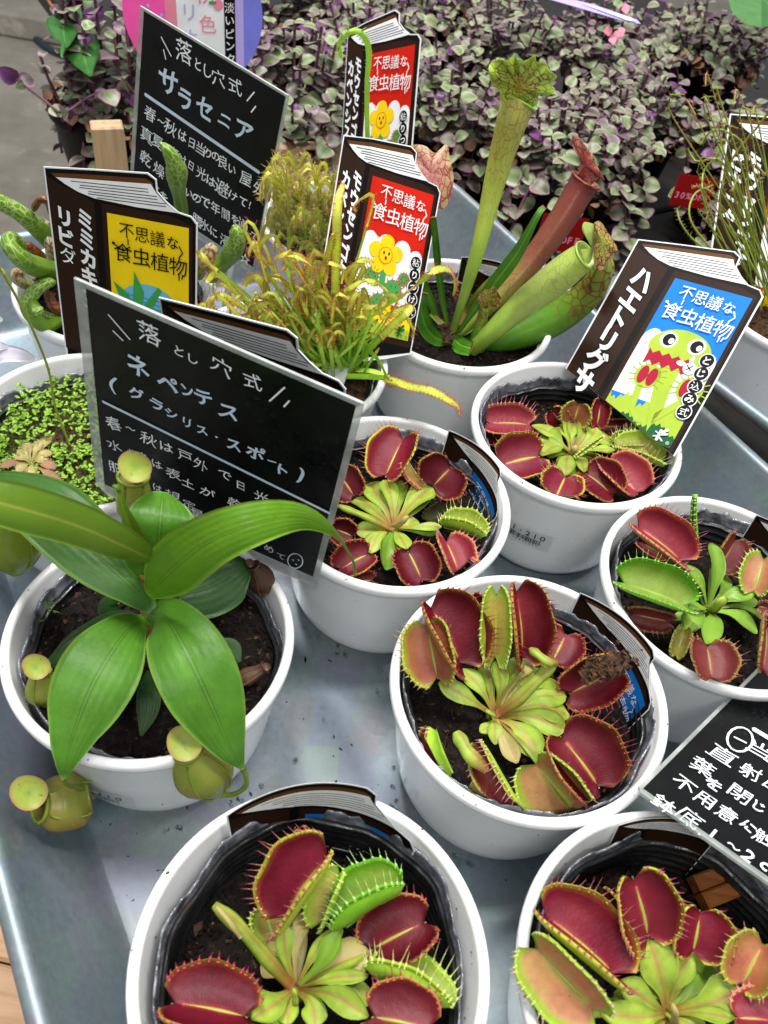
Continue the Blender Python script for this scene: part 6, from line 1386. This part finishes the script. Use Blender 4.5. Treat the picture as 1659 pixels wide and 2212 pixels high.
# price labels on two pots
def sticker(k, px, py, zc, dw):
    x, y = POT[k]; q = V(px, py, zc); a0 = math.atan2(q[1] - y, q[0] - x); r0 = np.interp(zc, [.0125, .02, .045, .0722], [.0486, .0500, .0536, .0568]) + .0007
    class S:
        def at(s, q, h=0.):
            q = np.asarray(q, float).reshape(-1, 2); z = zc - q[:, 1] * .99; r = np.interp(z, [.0075, .0125, .02, .045, .0722], [.0470, .0486, .0500, .0536, .0568]) + .0012 + h; a = a0 + q[:, 0] / r0
            return np.stack([x + r * np.cos(a), y + r * np.sin(a), z], 1)
    S_ = S(); mb = MB(); poly(mb, S_, [(-dw / 2, -.008), (dw / 2, -.008), (dw / 2, .008), (-dw / 2, .008)], 0, 0, .002); o = mb.build('price_label', pots[k], M['sticker'], smooth=True)
    mb = MB()
    for i, c in enumerate('1,210'): chars(mb, S_, [(c, -.0085 + i * .0042, -.0035, .0062)], .0002, 0, off=.0)
    xx = -.010
    while xx < .008:
        ww = rng.choice([.0002, .0003, .0005]); poly(mb, S_, [(xx, -.0005), (xx + ww, -.0005), (xx + ww, .0038), (xx, .0038)], .0002, 0); xx += ww + rng.choice([.0002, .0003, .0005])
    for i in range(9): chars(mb, S_, [(str(rng.integers(0, 10)), -.0095 + i * .002, .0052, .002)], .0002, 0)
    mb.build('price_print', o, M['black'], smooth=False)
sticker('P5', *CA5(775, 870), .040, .028)
sticker('P1', *CB1(520, 1300), .030, .028)

# ------------------------------------------------------------ creeping purple leaved pots behind the tray
def unit_leaf(seed):
    r = np.random.default_rng(seed); mb = MB(); n = 9
    C = spline([(0, 0, 0), (.35, 0, .07 + r.uniform(0, .06)), (.7, 0, .08), (1.0, 0, .0 - r.uniform(0, .10))], n)
    w = .46 * sprof([.55, 1.0, 1.08, .95, .62, .04], n); blade(mb, C, w, np.array([0, 0, 1.]), nv=5, fold=.10, curl=.04, thick=.02, mat=(0, 1), rn=r.uniform(0, 1)); return mb
UL = []
for s_ in range(14):
    mb = unit_leaf(s_); v = np.concatenate(mb.v); UL.append((v, list(mb.f), np.concatenate(mb.uv), list(mb.mi), mb))
ULM = []
for i, (v, f, uv, mi, mb) in enumerate(UL):
    o = mb.build('leaf', None, [M['cal_under'] if i == 5 else (M['cal_top'] if i % 2 else M['cal_pink']), M['cal_under']], loc=(0, 0, 0)); ULM.append(o.data); bpy.data.objects.remove(o)
def leafrot(d, up_):
    x = nrm(d); z = nrm(np.array(up_) - (np.array(up_) @ x) * x); y = np.cross(z, x); return np.stack([x, y, z], 1)
def callisia(cx, cy, z0, R, hgt, label, nst=44, pot=True, hue=0., nobj=90, lsz=.0162, droop=.5):
    c0 = np.array([cx, cy, z0]); root = empty('creeping_callisia', c0 + [0, 0, .075], label, 'foliage plant', 'purple and grey green creeping plants in black pots')
    if pot:
        mb = MB(); lathe(mb, c0, [(0, 0), (.040, 0), (.042, .003), (.054, .076), (.057, .078), (.057, .084), (.0555, .086), (.053, .084), (.050, .07), (0, .07)], 48); tagp(mb.build('black_pot', None, M['blackpot'], loc=c0), 'black pot under the ' + label.split(',')[0], 'plant pot', 'black plastic pots behind the tray')
    leaves = []; sm = MB(); nst = int(nst * 1.2)
    for i in range(nst):
        a = rng.uniform(0, 6.283); q = math.sqrt(rng.uniform(0, 1)); r0 = .040 * q; r1 = R * q * rng.uniform(.8, 1.1)
        hh = hgt * (1 - .55 * q ** 2) * rng.uniform(.75, 1.15); tip = c0 + [r1 * math.cos(a), r1 * math.sin(a), .078 + hh]
        P = [c0 + [r0 * math.cos(a), r0 * math.sin(a), .07], c0 + [(r0 + r1) * .55 * math.cos(a), (r0 + r1) * .55 * math.sin(a), .078 + hh * .62], tip]
        if q > .82 and rng.random() < droop: P = [P[0], c0 + [R * .75 * math.cos(a), R * .75 * math.sin(a), .095], c0 + [R * math.cos(a), R * math.sin(a), .06], c0 + [R * 1.03 * math.cos(a), R * 1.03 * math.sin(a), .015 + rng.uniform(0, .03)]]
        C = spline(P, 12); tube(sm, C, .0014, 5, cap=False); T = np.gradient(C, axis=0); L = np.linalg.norm(np.diff(C, axis=0), axis=1).sum()
        m = max(5, int(L / .0076)); ph = rng.uniform(0, 6.28)
        for k in range(m):
            t = (k + 1) / m; p = np.array([np.interp(t * 11, range(12), C[:, j]) for j in range(3)]); tg = nrm(T[min(11, int(t * 11))]); s1 = nrm(np.cross(tg, (.2, .3, 1))); s2 = np.cross(tg, s1)
            az = ph + k * 2.6; o = math.cos(az) * s1 + math.sin(az) * s2; dr = nrm(o * np.array([1, 1, .4]) + tg * rng.uniform(.05, .45)); sz = lsz * rng.uniform(.5, 1.2) * (1.0 if t < .85 else .7)
            leaves.append((p, leafrot(dr, tg * .5 + np.array([0, -.25, 1.1]) + rng.normal(0, .28, 3)), sz, p[2] + .25 * (tip[2] - c0[2]) * t - .3 * np.linalg.norm(p - CAM) * 0, rng.integers(0, 14)))
    sm.build('stems', root, M['cal_stem'], kind='stuff')
    leaves.sort(key=lambda l: -(l[3] - .25 * (np.linalg.norm(l[0] - CAM))))
    rb = np.array(root.location)
    for p, Rm, sz, _, k in leaves[:nobj]:
        o = bpy.data.objects.new('leaf', ULM[k]); COL.objects.link(o); o.parent = root
        mm = Matrix([[*(Rm[i] * sz), (p - rb)[i]] for i in range(3)] + [[0, 0, 0, 1]]); o.matrix_local = mm
    mb = MB()
    for p, Rm, sz, _, k in leaves[nobj:]:
        v, f, uv, mi, m0 = UL[k]; mb.add((v * sz) @ Rm.T + p, f, uv, mi, rng.uniform(0, 1))
    if leaves[nobj:]: mb.build('foliage', root, [M['cal_top'], M['cal_under']], kind='stuff')
    # dry leaves round the rim
    mb = MB()
    for i in range(46):
        a = rng.uniform(0, 6.283); p = c0 + [.052 * math.cos(a), .052 * math.sin(a), .082 + rng.uniform(-.01, .012)]; Rm = leafrot(np.array([math.cos(a), math.sin(a), -.6]) + rng.normal(0, .4, 3), rng.normal(0, 1, 3)); v, f, uv, mi, m0 = UL[i % 14]
        mb.add((v * .012) @ Rm.T + p, f, uv, 0)
    mb.build('dry_leaves', root, M['cal_dead'], kind='stuff')
ZS = -.055
cal = [((232, 150), 'leggy purple stemmed foliage plant, leftmost, half behind the tall sign', D(R=.055, hgt=.115, nst=30)),
       ((640, 190), 'leggy purple foliage plant between the tall sign and rear red tag', D(R=.080, hgt=.090, nst=46)),
       ((840, 120), 'grey green foliage plant just behind the rear red tag', D(R=.085, hgt=.085, nst=46)),
       ((985, 190), 'purple grey foliage plant behind the tall green trumpet', D(R=.080, hgt=.075, nst=46)),
       ((1215, 285), 'dense pale foliage mound behind the dark red trumpet', D(R=.088, hgt=.070, nst=64)),
       ((1400, 215), 'foliage mound above the blue tag, left of the wiry sundew', D(R=.085, hgt=.060, nst=50)),
       ((1110, 60), 'far foliage mound above the hood of the tall green trumpet', D(R=.09, hgt=.07, nst=46)),
       ((1340, 70), 'far foliage mound below the folded white label', D(R=.09, hgt=.065, nst=46)),
       ((1560, 60), 'foliage mound in the top right corner under the round green leaf', D(R=.09, hgt=.06, nst=44)),
       ((700, -20), 'far foliage plant left of the rear red tag', D(R=.09, hgt=.07, nst=40)),
       ((920, -30), 'far foliage plant at the top edge above the rear red tag', D(R=.09, hgt=.07, nst=40)),
       ((430, -30), 'foliage plant behind the round pink and blue label', D(R=.085, hgt=.08, nst=36)),
       ((1610, 260), 'foliage plant behind the dark tag at the right edge', D(R=.075, hgt=.05, nst=36))]
ctr = []
for (px, py), lab, kw in cal: ctr.append(V(px, py, .06)[:2])
ctr = np.array(ctr)
for it in range(200):
    for i in range(len(ctr)):
        for j in range(i):
            d = ctr[i] - ctr[j]; l = np.hypot(*d)
            if l < .122: e = d / l * (.122 - l) / 2; ctr[i] += e; ctr[j] -= e
        t_, n_ = ctr[i] @ TT[:2], ctr[i] @ NN[:2]
        if n_ < .500 and t_ > -.64: 
            if .500 - n_ < t_ + .64 or px > 600: ctr[i] += NN[:2] * (.500 - n_)
            else: ctr[i] += TT[:2] * (-.64 - t_)
for (c, (pp_, lab, kw)) in zip(ctr, cal): callisia(c[0], c[1], ZS, label=lab, **kw)
# long trailing runner at the far left
tr = empty('trailing_stem', V(230, 230, .05), 'long trailing purple stem with small leaves hanging over the crate at the left', 'plant stem')
C = spline([V(300, 200, .06), V(240, 195, .06), V(190, 210, .058), V(150, 238, .055), V(128, 242, .055), V(100, 220, .056), V(60, 190, .058), V(38, 172, .06)], 30)
mb = MB(); tube(mb, C, .0012, 5); mb.build('stem', tr, M['cal_stem'])
for i, sz in ((28, .014), (29, .016), (27, .010), (19, .012), (15, .014), (16, .013), (11, .012), (8, .014), (6, .02), (4, .022), (3, .016), (2, .015), (1, .015)):
    o = bpy.data.objects.new('leaf', ULM[(i * 5) % 14]); COL.objects.link(o); o.parent = tr; p = C[i] - np.array(tr.location); Rm = leafrot(rng.normal(0, 1, 3), nrm(CAM - C[i]) + rng.normal(0, .4, 3)); o.matrix_local = Matrix([[*(Rm[k] * sz), p[k]] for k in range(3)] + [[0, 0, 0, 1]])
# crate
cr_ = empty('wooden_crate', V(235, 380, -.02), 'pale wooden crate corner seen left of the tall black sign', 'crate')
pc = V(238, 330, .03); boxmb_ = lambda c, hx1, hy1, hz1, nm: (lambda m: (boxmb(m, c, nrm((.9, .42, 0)), nrm((-.42, .9, 0)), (0, 0, 1), hx1, hy1, hz1, .0015), m.build(nm, cr_, M['crate'], smooth=False)))(MB())
boxmb_(pc + [0, 0, -.06], .013, .008, .085, 'corner_post')
boxmb_(pc + nrm((.9, .42, 0)) * .13 + [0, 0, -.02], .11, .006, .022, 'side_board'); boxmb_(pc + nrm((.9, .42, 0)) * .13 + [0, 0, -.085], .11, .006, .022, 'side_board')
boxmb_(pc + nrm((-.42, .9, 0)) * .13 + [0, 0, -.02], .006, .12, .022, 'side_board')
# heart shaped leaves with orange stem at the top left
vi = empty('heart_leaved_vine', V(180, 60, .06), 'heart shaped green leaves on an orange stem at the upper left', 'vine')
sleaf(vi, CV, [(148, 38, .10), (135, 70, .10), (122, 110, .098), (112, 140, .096)], [30, 42, 26, 3], 'green_round', name='leaf'); bpy.data.objects.remove(vi.children[0])
def hleaf(parent, pts, outline_w, mat='green_round'):
    return sleaf(parent, CV, pts, outline_w, mat, fold=.12, curl=.15, nv=9)
hleaf(vi, [(252 / 1.82 + 2, 70, .10), (138, 90, .10), (133, 120, .099), (136, 125, .098)], [4, 4, 4, 2])
hleaf(vi, [(135, 34, .102), (136, 60, .102), (140, 90, .100), (139, 105, .098)], [20, 34, 24, 2])
hleaf(vi, [(168, 40, .09), (172, 80, .09), (182, 125, .088), (196, 165, .085)], [16, 36, 34, 3])
hleaf(vi, [(185, -10, .09), (188, 20, .09), (195, 60, .09)], [16, 26, 6])
mb = MB(); tube(mb, spline([V(95, -14, .11), V(115, 18, .106), V(134, 40, .102)], 8), .0016, 6); mb.build('stem', vi, M['peg'])
rl = empty('round_leaf', V(1625, 10, .12), 'round green leaf cut by the top right corner', 'leaf')
o = hood(rl, CV, [(1575 + 70 - 72 * math.cos(a), -6 + 64 * math.sin(a), .13) for a in np.linspace(0, 6.0, 14)], (1645, -6), .13, 'green_round', depth=-.08, wav=.02); o.name = 'blade'
# round pink and blue label
c0 = V(418, 30, .150); nv_ = nrm((CAM - c0) * np.array([1, 1, .3])); exr = nrm(np.cross((0, 0, 1), nv_)); exr = exr if exr @ RT > 0 else -exr; eyr = -nrm(np.cross(nv_, exr) * (1 if np.cross(nv_, exr)[2] > 0 else -1))
lc = Card(c0, exr, eyr); m_ = mpp(c0); Rr = 148 * m_
lab = empty('round_label', c0 - np.array([0, 0, .08]), 'round pink, white and periwinkle blue label behind the tall black sign', 'label')
mb = MB(); full = circ(0, 0, Rr, Rr * 1.0, 56); slab(mb, lc, full, .0006, 0, 0); mb.build('card', lab, M['white'], smooth=False)
mb = MB(); poly(mb, lc, clipx(full, -Rr, -Rr * .40), .0002, 0); poly(mb, lc, clipx(full, -Rr * .40, -Rr * .24), .0002, 3); poly(mb, lc, clipx(full, Rr * .72, Rr), .0002, 1); poly(mb, lc, clipx(full, Rr * .60, Rr * .72), .0002, 2)
poly(mb, lc, clipx(full, Rr * .44, Rr * .60), .0003, 4)
for i, c in enumerate('色から淡いピンク'): chars(mb, lc, [(c, Rr * .52, -Rr * .62 + i * Rr * .17, Rr * .15)], .0005, 5, off=.01)
for c, x, y, s, mt in (('カ', -.08, -.35, .30, 2), ('リ', -.06, -.02, .26, 2), ('ナ', -.06, .30, .24, 2), ('桃', .20, -.30, .34, 6), ('色', .20, .12, .26, 6), ('暖', -.50, -.38, .12, 2)): chars(mb, lc, [(c, x * Rr, y * Rr, s * Rr)], .0005, mt, off=-.002)
poly(mb, lc, circ(.36 * Rr, -.14 * Rr, .07 * Rr), .0006, 6); poly(mb, lc, circ(.28 * Rr, -.16 * Rr, .06 * Rr, .025 * Rr), .0006, 7)
for i in range(7): poly(mb, lc, circ((-.55 + .1 * math.sin(i * 2.3)) * Rr, (-.62 + .11 * i) * Rr, .025 * Rr, n=8), .0005, 8)
mb.build('print', lab, [M[x] for x in ('pink', 'periwinkle', 'lilac', 'rosepink', 'black', 'white', 'rosepink', 'green', 'lilac')], smooth=False)
mb = MB(); boxmb(mb, lc.at([(0, Rr * 1.5)], -.002)[0], lc.ex, lc.n, lc.ey, .003, .0008, Rr * .7, .0003); mb.build('stick', lab, M['black'], smooth=False)
# folded label on a black stick at the top
fl = empty('folded_label', V(1310, 60, .10), 'white and lilac label seen from above on a black stick at the top', 'label')
cf = Card(V(1180, -16, .125), V(1345, 42, .118) - V(1180, -16, .125), V(1290, -30, .135) - V(1180, -16, .125)); 
mb = MB(); slab(mb, cf, [(0, 0), (.010, -.012), (.085, -.002), (.095, .004), (.085, .010), (.040, .010)], .0008); mb.build('card', fl, M['lilac'], smooth=False)
mb = MB(); slab(mb, Card(cf.A + cf.n * .0012, cf.ex, cf.ey), [(.035, .002), (.085, .0), (.090, .004), (.080, .008)], .0004); mb.build('card_face', fl, M['white'], smooth=False)
mb = MB(); tube(mb, spline([V(1318, 30, .118), V(1322, 60, .095), V(1305, 84, .07)], 8), [.0035, .003, .003, .002, .002, .002, .002, .002], 6); tube(mb, spline([V(1322, 60, .095), V(1332, 84, .07)], 4), .0015, 5); mb.build('stick', fl, M['black'])
for px_, py_ in ((1312, 58), (1340, 60), (1322, 76), (1330, 68), (1350, 10)):
    hl = hleaf(fl, [(px_, py_, .10), (px_ + 2, py_ + 9, .1), (px_ + 4, py_ + 20, .098)], [3, 9, 2], 'rosepink'); hl.name = 'petal'
# red price tickets on the black pots
for px_, py_, zz, sz, rot_, lb in ((1205, 500, .02, .024, 0, 'red 30%OFF price ticket behind the dark red trumpet'), (1500, 415, .03, .022, 0, 'red 30%OFF price ticket behind the wiry sundew stems'), (730, 460, .02, .02, 0, 'red price ticket peeping out left of the nearer red tag')):
    c0 = V(px_ - 30, py_ - 40, zz + .02); pc_ = Card(c0, nrm((.93, .15, -.05)), nrm((-.05, -.15, -1))); pr_ = empty('price_ticket', c0 - np.array([0, 0, sz]), lb, 'price ticket', 'red discount price tickets')
    mb = MB(); slab(mb, pc_, [(0, 0), (sz * 1.7, 0), (sz * 1.7, sz * 1.3), (0, sz * 1.3)], .0005); mb.build('ticket', pr_, M['pricered'], smooth=False)
    mb = MB(); [chars(mb, pc_, [(c, sz * (.2 + .26 * i), sz * .85, sz * .36)], .0003, 0, off=.02) for i, c in enumerate('30%OFF')]; [chars(mb, pc_, [(c, sz * (.5 + .2 * i), sz * .42, sz * .22)], .0003, 0) for i, c in enumerate('ALL')] if 0 else None; mb.build('print', pr_, M['rosepink'], smooth=False)
